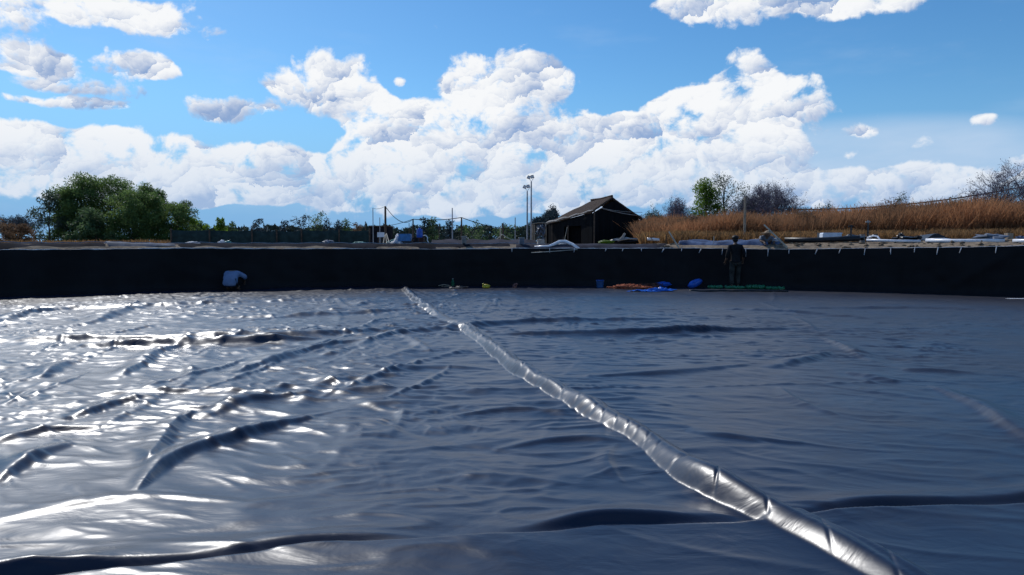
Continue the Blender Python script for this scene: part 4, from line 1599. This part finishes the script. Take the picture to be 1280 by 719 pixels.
# peaked black cover
p = bank_pt(1168, 299.5, 2.1)
m = MB()
k = p.y / FPX
m.add([p + Vector((-18 * k, -.2, -.05)), p + Vector((-4 * k, -.1, 6.5 * k)), p + Vector((2 * k, -.1, 7.5 * k)), p + Vector((22 * k, -.2, -.05)),
       p + Vector((-14 * k, .7, -.05)), p + Vector((-2 * k, .5, 6.2 * k)), p + Vector((3 * k, .5, 6.8 * k)), p + Vector((18 * k, .7, -.05))],
      [(0, 3, 2, 1), (4, 5, 6, 7), (0, 1, 5, 4), (1, 2, 6, 5), (2, 3, 7, 6)])
tag(m.build('black_cover', M_dark, loc=p), 'peaked black sheet cover behind the white pipe', 'cover')
# rubbish right of the hut
p = A(780, 303, 33)
rb = thing('scrap_pile', 'pile of dark scrap and a tilted white bag in front of the hut gable', 'scrap pile', p)
m = MB()
m.lump(p + Vector((.15, 0, .05)), (.75, .4, .17), 4, .3, 16, 9, 2.2, flat=.1)
m.build('dark_sheet', M_dark, rb)
m = MB()
m.box(A(779, 295.5, 32.5), (.12, .08, .32), ry=.55, taper=.7)
m.build('white_bag', M_palecloth, rb)
m = MB()
m.tube([A(772, 301, 32.4), A(785, 298.5, 32.4), A(800, 299, 32.4), A(812, 301, 32.4)], .03, 5)
m.build('curved_pole', M_palecloth, rb)
m = MB()
m.lump(A(758, 303, 31), (.34, .3, .09), 8, .3, flat=.05)
tag(m.build('grass_tuft', M_leaf_lime, loc=A(758, 303, 31)), 'small olive green heap of weeds at the hut corner', 'weeds')

# white sheet / engine group
p = base(492, 27.6)
ws = thing('white_sheet', 'bright white crumpled sheet hanging down on the bank left of the blue engine', 'sheet', p)
m = MB()
nx, ny = 16, 10
for j in range(ny + 1):
    w_ = j / ny
    for i_ in range(nx + 1):
        u = i_ / nx
        xl = 496 - 17.5 * w_ ** 1.2
        xr = 500 + 9 * w_
        y = 294.5 + 16 * w_
        q = A(xl + (xr - xl) * u, y, 27.0 - .8 * w_)
        q.y += .10 * sin(u * 11 + w_ * 2) * (.3 + w_) - .35 * sin(pi * u)
        m.v.append(q)
for j in range(ny):
    for i_ in range(nx):
        q = j * (nx + 1) + i_
        m.f.append((q, q + nx + 1, q + nx + 2, q + 1))
o = m.build('cloth', M_white, ws, smooth=True)
md = o.modifiers.new('thick', 'SOLIDIFY')
md.thickness = .012
m = MB()
m.lump(A(497, 296.5, 26.9), (.085, .09, .12), 2, .25)
m.build('knot', M_white, ws, smooth=True)
pipe([A(479, 309, 26), A(484, 303.5, 26.2), A(490, 300.5, 26.4), A(495, 299.5, 26.6)], .028, M_teal, 'green hose along the left edge of the white sheet', cat='hose')
tp = thing('stick_tripod', 'tripod of pale sticks standing in front of the thick brown pole', 'tripod', A(482, 309, 26.5))
for (a, b_) in [((478, 311), (481, 294)), ((487, 305), (483, 292)), ((484, 308), (482, 293))]:
    m = MB()
    m.tube([A(a[0], a[1], 26.0), A(b_[0], b_[1], 26.6)], .018, 5)
    m.build('stick', M_palewood, tp)
m = MB()
q = A(476, 293.5, 34)
m.box(q, (.32, .05, .22))
sg = tag(m.build('small_board', M_foam, loc=q), 'small pale blue board beside the brown pole', 'board')
m = MB()
for sx_ in (-.12, .12):
    m.tube([q + Vector((sx_, .04, .1)), Vector((q.x + sx_, q.y + .04, gz(q.x, q.y)))], .015, 5)
m.build('board_leg', M_darkwood, sg)

d_ = 26.6
k = d_ / FPX
en = thing('pump_engine', 'blue pump engine with rusty base on the rim beside the white sheet', 'engine', A(514, 310, d_))
m = MB()
m.box(A(506.5, 297, d_), (16 * k, .35, 9 * k), taper=.94)
m.build('blue_housing', M_bluepaint, en)
m = MB()
m.box(A(506, 303.5, d_), (19 * k, .38, 3.4 * k))
m.box(A(514, 306.5, d_ + .05), (20 * k, .30, 4 * k))
m.build('frame', M_dark, en)
m = MB()
q = A(524.5, 286.5, d_)
m.tube([A(524.5, 297, d_), A(524.5, 294, d_), A(524.5, 289, d_), q], [3.6 * k, 3.9 * k, 3.7 * k, 3.5 * k], 14)
m.tube([q, q + Vector((0, 0, .05))], [.04, .035], 8)
m.build('fuel_tank', M_blue, en, smooth=False)
m = MB()
m.box(A(524, 301, d_), (13.5 * k, .34, 8 * k), taper=.9)
m.box(A(524, 308, d_ - .02), (9 * k, .30, 6 * k))
m.build('engine_block', M_rust, en)
m = MB()
fw = A(519, 301.5, d_ - .22)
ps = [fw + Vector((cos(a) * .12, 0, sin(a) * .12)) for a in [2 * pi * i / 16 for i in range(17)]]
m.tube(ps, .02, 6, cap=False)
for a in (0, pi / 3, 2 * pi / 3):
    m.tube([fw - Vector((cos(a) * .12, 0, sin(a) * .12)), fw + Vector((cos(a) * .12, 0, sin(a) * .12))], .012, 5)
m.build('flywheel', M_dark, en)
m = MB()
m.tube([A(529, 295, d_), A(531.5, 294, d_), A(534.5, 297, d_), A(534, 300.5, d_), A(536.5, 304.5, d_)], .022, 7)
m.build('hose', M_pvc, en, smooth=True)
for px_ in (500, 513):
    m = MB()
    m.box(A(px_, 307.8, d_), (.06, .25, 5 * k))
    m.build('leg', M_dark, en)
m = MB()
m.lump(A(513.5, 309.3, d_ - .15), (.09, .07, .06), 5, .3)
tag(m.build('green_bottle', M_greensheet, loc=A(513.5, 310, d_ - .15)), 'small green bottle lying under the blue engine', 'bottle')


# ------------------------------------------------------------------ people
def skinned(name, chains, material, parent, sub=2, origin=None):
    """chains: list of lists of (point, radius); joined where points repeat; one mesh grown with Skin + Subdivision"""
    off = world_loc(parent)
    verts, rad, edges, idx = [], [], [], {}
    for ch in chains:
        prev = None
        for (p, r) in ch:
            key = tuple(round(c, 4) for c in p)
            if key not in idx:
                idx[key] = len(verts)
                verts.append(Vector(p) - off)
                rad.append(r)
            if prev is not None and prev != idx[key]:
                edges.append((prev, idx[key]))
            prev = idx[key]
    me = bpy.data.meshes.new(name)
    me.from_pydata(verts, edges, [])
    me.materials.append(material)
    o = bpy.data.objects.new(name, me)
    COL.objects.link(o)
    o.parent = parent
    sk = o.modifiers.new('skin', 'SKIN')
    if not me.skin_vertices:
        bpy.context.view_layer.objects.active = o
    for i, r in enumerate(rad):
        sv = me.skin_vertices[0].data[i]
        rx, ry = (r if hasattr(r, '__len__') else (r, r))
        sv.radius = (rx, ry)
        sv.use_root = False
    # one root per separate chain
    seen = set()
    adj = {i: [] for i in range(len(verts))}
    for a, b_ in edges:
        adj[a].append(b_)
        adj[b_].append(a)
    for i in range(len(verts)):
        if i in seen: continue
        me.skin_vertices[0].data[i].use_root = True
        st = [i]
        while st:
            q_ = st.pop()
            if q_ in seen: continue
            seen.add(q_)
            st += adj[q_]
    ss = o.modifiers.new('sub', 'SUBSURF')
    ss.levels = sub
    ss.render_levels = sub
    return o


def hand_chains(w, d, s=1.):
    """wrist point w, direction d: palm, four bent fingers, thumb"""
    w, d = Vector(w), Vector(d).normalized()
    side = d.cross(Vector((0, 1, 0)))
    if side.length < .1: side = Vector((1, 0, 0))
    side.normalize()
    bend = d.cross(side).normalized()
    out = [[(w, .024), (w + d * .05 * s, .032), (w + d * .09 * s, .028)]]
    for k, L in enumerate((.062, .075, .07, .055)):
        b_ = w + d * .085 * s + side * (k - 1.5) * .020 * s
        out.append([(b_, .009), (b_ + d * L * .5 * s, .008), (b_ + (d * L * .85 + bend * .02) * s, .007)])
    b_ = w + d * .035 * s - side * .03 * s
    out.append([(b_, .011), (b_ + (d * .03 - side * .02) * s, .009), (b_ + (d * .055 - side * .022) * s, .008)])
    return out


def head_mesh(c, r, face, parent, material=None):
    """head with brow, nose, jaw and ears; face = direction the face looks (unit)"""
    c, f = Vector(c), Vector(face).normalized()
    s = f.cross(Vector((0, 0, 1))).normalized()
    u = s.cross(f)
    m = MB()
    nu, nv = 20, 14
    for j in range(nv + 1):
        th = pi * j / nv
        for i in range(nu):
            ph = 2 * pi * i / nu
            x, y, z = sin(th) * sin(ph), sin(th) * cos(ph), cos(th)
            kx = .78 if z > -.2 else .78 - .22 * min(1, (-z - .2) / .8)
            ky = .95
            if y > .75 and -.35 < z < .1: ky += .22 * (y - .75) * 4 * max(0, 1 - abs(x) * 4)
            if y > .4 and .05 < z < .3: ky += .03
            if y > .6 and 0. < z < .2 and .2 < abs(x) < .5: ky -= .05
            if y > .5 and -.6 < z < -.42: ky += .03
            m.v.append(c + (s * x * kx + f * y * ky + u * z * 1.18) * r)
    for j in range(nv):
        for i in range(nu):
            a, b_ = j * nu + i, j * nu + (i + 1) % nu
            m.f.append((a, a + nu, b_ + nu, b_))
    for q in (-1, 1):
        m.lump(c + s * q * r * .80 + u * r * -.02, (r * .10, r * .18, r * .24), q, .1, 8, 6)
    return m


# standing person in dark clothes, back to the camera, at the foot of the wall
pp = G(921, 359.2)
pp.y -= .0
pp = Vector((7.15, 0, 0))
X0, Y0 = pp.x, PC.y + sqrt(PR ** 2 - pp.x ** 2) - .42
pe = thing('person', 'person in dark clothes and cap standing at the wall, seen from behind', 'person', (X0, Y0, 0))


def L_(x, y, z):
    return Vector((X0 + x, Y0 + y, z))


pel = L_(0, 0, .92)
chest = L_(0, .03, 1.22)
neck = L_(.0, .05, 1.46)
body = [
    [(pel, (.135, .10)), (L_(0, .01, 1.06), (.125, .09)), (chest, (.15, .10)), (L_(0, .04, 1.38), (.11, .075)), (neck, .05), (L_(0, .07, 1.56), .06)],
    [(L_(0, .04, 1.38), (.11, .075)), (L_(-.17, .03, 1.38), .058), (L_(-.25, .0, 1.14), .045), (L_(-.27, .12, .93), .034), (L_(-.27, .16, .90), .03)],
    [(L_(0, .04, 1.38), (.11, .075)), (L_(.17, .03, 1.38), .058), (L_(.26, -.02, 1.15), .045), (L_(.28, .10, .96), .034), (L_(.28, .14, .93), .03)],
    [(pel, (.135, .10)), (L_(-.095, 0, .84), .09), (L_(-.11, .03, .48), .06), (L_(-.11, -.02, .10), .042), (L_(-.11, .11, .045), .038), (L_(-.11, .17, .03), .025)],
    [(pel, (.135, .10)), (L_(.095, 0, .84), .09), (L_(.10, .06, .48), .06), (L_(.10, .03, .10), .042), (L_(.11, .16, .045), .038), (L_(.11, .22, .03), .025)],
]
body += hand_chains(L_(-.27, .16, .90), (0, .5, -.8)) + hand_chains(L_(.28, .14, .93), (0, .5, -.8))
skinned('body', body, M_skin, pe)
head_mesh(L_(0, .09, 1.60), .105, (.1, 1, -.25), pe).build('head', M_skin, pe, smooth=True)
skinned('shirt', [
    [(L_(0, 0, .82), (.165, .125)), (L_(0, 0, .92), (.168, .128)), (L_(0, .01, 1.05), (.155, .115)), (L_(0, .03, 1.22), (.175, .125)), (L_(0, .04, 1.37), (.135, .10)), (L_(0, .05, 1.44), .07)],
    [(L_(0, .04, 1.37), (.135, .10)), (L_(-.18, .03, 1.37), .075), (L_(-.255, .0, 1.14), .066), (L_(-.27, .08, 1.0), .056)],
    [(L_(0, .04, 1.37), (.135, .10)), (L_(.18, .03, 1.37), .075), (L_(.265, -.02, 1.15), .066), (L_(.28, .06, 1.02), .056)]], M_shirt_dk, pe)
skinned('trousers', [
    [(L_(0, 0, .93), (.15, .12)), (L_(-.095, 0, .83), .108), (L_(-.11, .03, .48), .082), (L_(-.11, -.02, .13), .066)],
    [(L_(0, 0, .93), (.15, .12)), (L_(.095, 0, .83), .108), (L_(.10, .06, .48), .082), (L_(.10, .03, .13), .066)]], M_trou, pe)
m = MB()
m.lump(L_(0, .08, 1.645), (.112, .125, .085), 2, .06, 16, 9, flat=.03)
m.lump(L_(.01, .19, 1.635), (.075, .07, .012), 2, .05, 12, 6)
m.build('cap', M_hair, pe, smooth=True)
m = MB()
m.lump(L_(0, .045, 1.585), (.088, .085, .085), 3, .06, 14, 9)
m.build('hair', M_hair, pe, smooth=True)

# crouching person with pale blue shirt, bent over at the wall
q = G(288, 363.5)
X0 = -8.65
Y0 = PC.y + sqrt(PR ** 2 - X0 ** 2) - .72
pe = thing('person', 'person in a pale blue shirt crouching with back to the camera', 'person', (X0, Y0, 0))
body = [
    [(L_(0, -.05, .28), (.15, .14)), (L_(0, .02, .42), (.13, .11)), (L_(0, .16, .56), (.15, .11)), (L_(0, .28, .58), (.09, .07)), (L_(.0, .38, .54), .05)],
    [(L_(0, .28, .58), (.09, .07)), (L_(-.17, .24, .56), .05), (L_(-.24, .34, .36), .042), (L_(-.20, .48, .20), .033)],
    [(L_(0, .28, .58), (.09, .07)), (L_(.17, .24, .56), .05), (L_(.34, .30, .44), .042), (L_(.26, .46, .30), .033)],
    [(L_(0, -.05, .28), (.15, .14)), (L_(-.12, .02, .26), .09), (L_(-.20, .36, .38), .065), (L_(-.16, .14, .08), .045), (L_(-.17, .28, .04), .035)],
    [(L_(0, -.05, .28), (.15, .14)), (L_(.12, .02, .26), .09), (L_(.20, .36, .38), .065), (L_(.16, .14, .08), .045), (L_(.17, .28, .04), .035)],
]
body += hand_chains(L_(-.20, .48, .20), (.1, .3, -.8)) + hand_chains(L_(.26, .46, .30), (-.1, .3, -.8))
skinned('body', body, M_skin, pe)
head_mesh(L_(0, .47, .50), .10, (0, .6, -.8), pe).build('head', M_skin, pe, smooth=True)
m = MB()
m.lump(L_(0, .45, .52), (.095, .11, .105), 3, .06)
m.build('hair', M_hair, pe, smooth=True)
skinned('shirt', [
    [(L_(0, -.07, .13), (.20, .14)), (L_(0, -.07, .22), (.24, .155)), (L_(0, -.02, .36), (.255, .15)), (L_(0, .08, .50), (.235, .13)), (L_(0, .22, .56), (.19, .11)), (L_(0, .30, .57), .09)],
    [(L_(0, .22, .56), (.19, .11)), (L_(-.19, .20, .53), .085), (L_(-.27, .28, .38), .075)],
    [(L_(0, .22, .56), (.19, .11)), (L_(.20, .20, .52), .085), (L_(.36, .26, .43), .078), (L_(.31, .36, .36), .07)]], M_shirt_bl, pe)
skinned('trousers', [
    [(L_(0, -.03, .24), (.17, .14)), (L_(-.13, .04, .25), .11), (L_(-.20, .37, .38), .085), (L_(-.16, .16, .14), .06)],
    [(L_(0, -.03, .24), (.17, .14)), (L_(.13, .04, .25), .11), (L_(.20, .37, .38), .085), (L_(.16, .16, .14), .06)]], M_shirt_dk, pe)

# crouching person on the bank behind the rim, straw hat
q = bank_pt(957, 310, .75)
X0, Y0, Z0 = q.x, q.y, gz(q.x, q.y)


def L3(x, y, z):
    return Vector((X0 + x, Y0 + y, Z0 - .28 + z))


pe = thing('person', 'person in a tan hat and grey shirt crouching on the bank behind the rim', 'person', (X0, Y0, Z0))
skinned('body', [
    [(L3(0, .1, .30), (.14, .12)), (L3(0, .02, .42), (.12, .10)), (L3(0, -.06, .52), (.12, .09)), (L3(0, -.10, .58), .05), (L3(0, -.12, .62), .05)],
    [(L3(0, -.06, .52), (.12, .09)), (L3(-.16, -.06, .50), .05), (L3(-.22, -.16, .38), .04), (L3(-.14, -.30, .33), .032)],
    [(L3(0, -.06, .52), (.12, .09)), (L3(.16, -.06, .50), .05), (L3(.24, -.14, .38), .04), (L3(.16, -.28, .33), .032)],
    [(L3(0, .1, .30), (.14, .12)), (L3(-.13, -.12, .40), .075), (L3(-.13, .0, .30), .045), (L3(-.13, -.1, .30), .035)],
    [(L3(0, .1, .30), (.14, .12)), (L3(.13, -.12, .40), .075), (L3(.13, .0, .30), .045), (L3(.13, -.1, .30), .035)],
] + hand_chains(L3(-.14, -.30, .33), (0, -.6, -.4)) + hand_chains(L3(.16, -.28, .33), (0, -.6, -.4)), M_skin, pe)
head_mesh(L3(.02, -.14, .60), .095, (-.3, -1, -.4), pe).build('head', M_skin, pe, smooth=True)
skinned('shirt', [
    [(L3(0, .1, .30), (.17, .14)), (L3(0, .02, .42), (.17, .13)), (L3(0, -.05, .51), (.16, .11)), (L3(0, -.09, .56), .07)],
    [(L3(0, -.05, .51), (.16, .11)), (L3(-.17, -.06, .49), .07), (L3(-.22, -.15, .39), .058)],
    [(L3(0, -.05, .51), (.16, .11)), (L3(.17, -.06, .49), .07), (L3(.24, -.14, .39), .058)]], M_greytarp, pe)
m = MB()
m.lump(L3(.02, -.14, .665), (.11, .11, .06), 2, .05, 14, 8, flat=.03)
m.lump(L3(-.03, -.17, .635), (.20, .19, .018), 2, .12, 18, 6)
m.build('hat', M_tan, pe, smooth=True)
# tan sack left of him and a white-blue sack right
q = bank_pt(949, 305, .85)
m = MB()
m.lump(q, (.20, .16, .19), 6, .22, 16, 10, flat=.13)
tag(m.build('tan_sack', M_tan, loc=q, smooth=True), 'rounded tan sack at the left of the crouching person in the tan hat', 'sack')
q = bank_pt(971, 304.5, .8)
m = MB()
m.lump(q, (.17, .15, .17), 9, .28, 16, 10, flat=.14)
bs = tag(m.build('plastic_sack', M_bluetarp, loc=q, smooth=True), 'blue and white plastic sack right of the person in the tan hat', 'sack')
m = MB()
m.lump(q + Vector((-.03, -.02, .12)), (.14, .12, .065), 12, .3)
m.build('white_top', M_white, bs, smooth=True)

# ------------------------------------------------------------------ things on the pond floor


def fz(x, y):
    return float(floor_h(np.array([float(x)]), np.array([float(y)]))[0])


def on_floor(px, py):
    p = G(px, py)
    m_ = math.hypot(p.x - PC.x, p.y - PC.y)
    if m_ > PR - .25:
        s = (PR - .3) / m_
        p = Vector((PC.x + (p.x - PC.x) * s, PC.y + (p.y - PC.y) * s, 0))
    p.z = fz(p.x, p.y)
    return p


# green bottle
p = on_floor(566, 359)
bt = thing('bottle', 'green bottle standing on the floor at the wall near the long fold', 'bottle', p)
m = MB()
m.tube([p, p + Vector((0, 0, .16)), p + Vector((0, 0, .20)), p + Vector((0, 0, .26))], [.055, .055, .035, .022], 12)
m.build('glass', M_green, bt, smooth=False)
m = MB()
m.tube([p + Vector((0, 0, .26)), p + Vector((0, 0, .285))], .026, 10)
m.build('cap', M_palecloth, bt)
# sticks
p = on_floor(556, 358.5)
m = MB()
m.tube([p + Vector((-.22, 0, .05)), p + Vector((-.05, .05, .09)), p + Vector((.16, 0, .06))], [.014, .02, .012], 6)
m.tube([p + Vector((-.12, .02, .03)), p + Vector((.20, -.1, .04))], .012, 5)
tag(m.build('driftwood', M_wood, loc=p), 'brown sticks lying on the floor left of the green bottle', 'stick')
# dark crumpled sheet
p = on_floor(572, 361)
m = MB()
m.lump(p + Vector((0, 0, .02)), (.30, .2, .07), 5, .35, 14, 8, 2.4, flat=.03)
tag(m.build('crumpled_sheet', M_dark, loc=p), 'black crumpled scrap of sheet in front of the green bottle', 'scrap')
# yellow thing
p = on_floor(608, 360.8)
yb = thing('yellow_jug', 'small bright yellow plastic jug lying on the floor by the wall', 'jug', p)
m = MB()
m.lump(p + Vector((0, 0, .07)), (.13, .09, .075), 3, .16, 14, 9, flat=.06)
m.build('body', M_yellow, yb, smooth=True)
m = MB()
m.tube([p + Vector((-.10, 0, .12)), p + Vector((-.12, 0, .16)), p + Vector((-.09, 0, .165))], .022, 7)
m.build('spout', M_yellow, yb)
# pink rag
p = on_floor(644, 360)
m = MB()
m.lump(p + Vector((-.02, 0, .05)), (.07, .06, .06), 7, .4)
m.lump(p + Vector((.04, 0, .11)), (.05, .05, .04), 8, .4)
tag(m.build('rag', M_pinkrag, loc=p), 'small reddish rag on the floor right of the yellow jug', 'rag')
# blue bucket
p = on_floor(750, 360.0)
bk = thing('bucket', 'upright dark blue bucket at the wall left of the orange rope heap', 'bucket', p)
m = MB()
m.tube([p, p + Vector((0, 0, .02)), p + Vector((0, 0, .25))], [.10, .112, .125], 16, cap=False)
m.add([p + Vector((cos(a) * .1, sin(a) * .1, .01)) for a in [2 * pi * i / 16 for i in range(16)]], [tuple(range(16))])
m.build('body', M_bucket, bk, smooth=False)
m = MB()
m.tube([p + Vector((cos(a) * .128, sin(a) * .128, .25)) for a in [2 * pi * i / 16 for i in range(17)]], .009, 5, cap=False)
m.build('rim', M_blue, bk)
m = MB()
m.tube([p + Vector((cos(a) * .13, -.03, .25 - sin(a) * .10)) for a in [pi * i / 10 for i in range(11)]], .006, 4, cap=False)
m.build('handle', M_steel, bk)
# orange rope / net heap
p = on_floor(787, 361)
m = MB()
lr = random.Random(3)
for k in range(46):
    c = p + Vector((lr.gauss(-.05, .30), lr.gauss(0, .12), .02))
    pts = []
    a0 = lr.random() * 6
    R_ = lr.uniform(.06, .18)
    top = max(.02, .13 - abs(c.x - p.x) * .16)
    for i_ in range(9):
        a = a0 + i_ * .75
        pts.append(c + Vector((cos(a) * R_ * 1.3, sin(a) * R_ * .7, abs(sin(a * 1.3 + k)) * top)))
    m.tube(pts, lr.uniform(.010, .022), 5)
m.lump(p + Vector((0, 0, .015)), (.62, .22, .08), 4, .3, 18, 8, 2.5, flat=.03)
tag(m.build('rope_heap', M_orange, loc=p, smooth=True), 'tangled heap of orange rope on the floor at the wall', 'rope')
p = on_floor(812, 360.5)
m = MB()
m.lump(p + Vector((-.1, .02, .03)), (.5, .18, .10), 14, .4, 18, 8, 2.8, flat=.03)
for k in range(10):
    c = p + Vector((lr.gauss(0, .25), lr.gauss(0, .08), .08))
    m.tube([c, c + Vector((lr.gauss(0, .1), 0, .08)), c + Vector((lr.gauss(0, .16), 0, .04))], .012, 4)
tag(m.build('dark_net_heap', M_rust, loc=p), 'dark brown heap of netting between the orange rope and the blue bags', 'net heap')
# blue bags
for (px, py, r_, rot, amp, lab) in [(829, 359.5, (.27, .16, .085), 0, .12, 'shiny blue plastic bag at the wall, left one above the spread blue sheet'),
                                    (868.5, 361.0, (.25, .15, .125), .45, .06, 'smooth plump blue bag tilted up at the wall, the right one')]:
    p = on_floor(px, py)
    m = MB()
    m.lump((0, 0, 0), r_, px * .01, amp, 22, 14, 2.0)
    m.v = [Matrix.Rotation(-rot, 3, 'Y') @ v_ + p + Vector((0, 0, r_[2] + .02 + rot * .05)) for v_ in m.v]
    o = tag(m.build('blue_bag', M_blue, loc=p, smooth=True), lab, 'bag', 'blue bags on the pond floor')
# spread blue sheet
p = on_floor(824, 364)
m = MB()
nx, ny = 34, 22
for j in range(ny + 1):
    for i_ in range(nx + 1):
        u, w_ = i_ / nx - .5, j / ny - .5
        ex = 1 - .25 * abs(sin(w_ * 9 + 1))
        x, y = p.x + u * 1.05 * ex - w_ * -.5 - (.35 if w_ < -.2 else 0) * 1, p.y + w_ * 1.2
        z = fz(x, y) + .012 + .15 * abs(float(pn(np.array([u * 6.]), np.array([w_ * 7.]), 63)[0])) * (1.2 - abs(u) * 2) * (1.2 - abs(w_) * 1.2)
        m.v.append(Vector((x, y, z)))
for j in range(ny):
    for i_ in range(nx):
        q_ = j * (nx + 1) + i_
        m.f.append((q_, q_ + 1, q_ + nx + 2, q_ + nx + 1))
tag(m.build('blue_sheet', M_blue, loc=p, smooth=True), 'crumpled blue plastic sheet spread on the floor below the left blue bag', 'sheet')
# green rolled sheet, in three lengths
for (xa, xb, py, r_, lab) in [(884, 903, 361.3, .055, 'short green bundle at the left end of the row, beside the right blue bag'),
                              (905, 931, 361.8, .050, 'green rolled sheet at the feet of the standing person'),
                              (932, 956, 361.8, .065, 'thickest green rolled sheet right of the standing person'),
                              (957, 981, 362.4, .050, 'slim green rolled sheet at the right end of the green row')]:
    a_, b_ = on_floor(xa, py), on_floor(xb, py + .5)
    pts, rs = [], []
    n = 14
    for k in range(n + 1):
        u = k / n
        q_ = a_.lerp(b_, u)
        q_.z = fz(q_.x, q_.y) + r_ * .9 + .012 * sin(k * 2.1)
        q_.y += .03 * sin(k * 1.3 + xa)
        pts.append(q_)
        rs.append(r_ * (.85 + .35 * abs(sin(k * 1.9 + xa))) * (.55 if k in (0, n) else 1))
    m = MB()
    m.tube(pts, rs, 10)
    tag(m.build('green_roll', M_greensheet, loc=a_, smooth=True), lab, 'rolled sheet', 'green rolled sheets along the foot of the wall')
# dark folded sheet in front of the rolls
a_, b_ = on_floor(862, 365.0), on_floor(985, 365.5)
m = MB()
pts = []
for k in range(26):
    u = k / 25
    q_ = a_.lerp(b_, u)
    q_.z = fz(q_.x, q_.y) + .02 + .01 * sin(k * 1.7)
    q_.y += .05 * sin(k * .9)
    pts.append(q_)
m.tube(pts, [.03 + .012 * abs(sin(k * 2.3)) for k in range(26)], 7)
tag(m.build('dark_hose', M_dark, loc=a_, smooth=True), 'long black hose on the floor in front of the green rolls', 'hose')
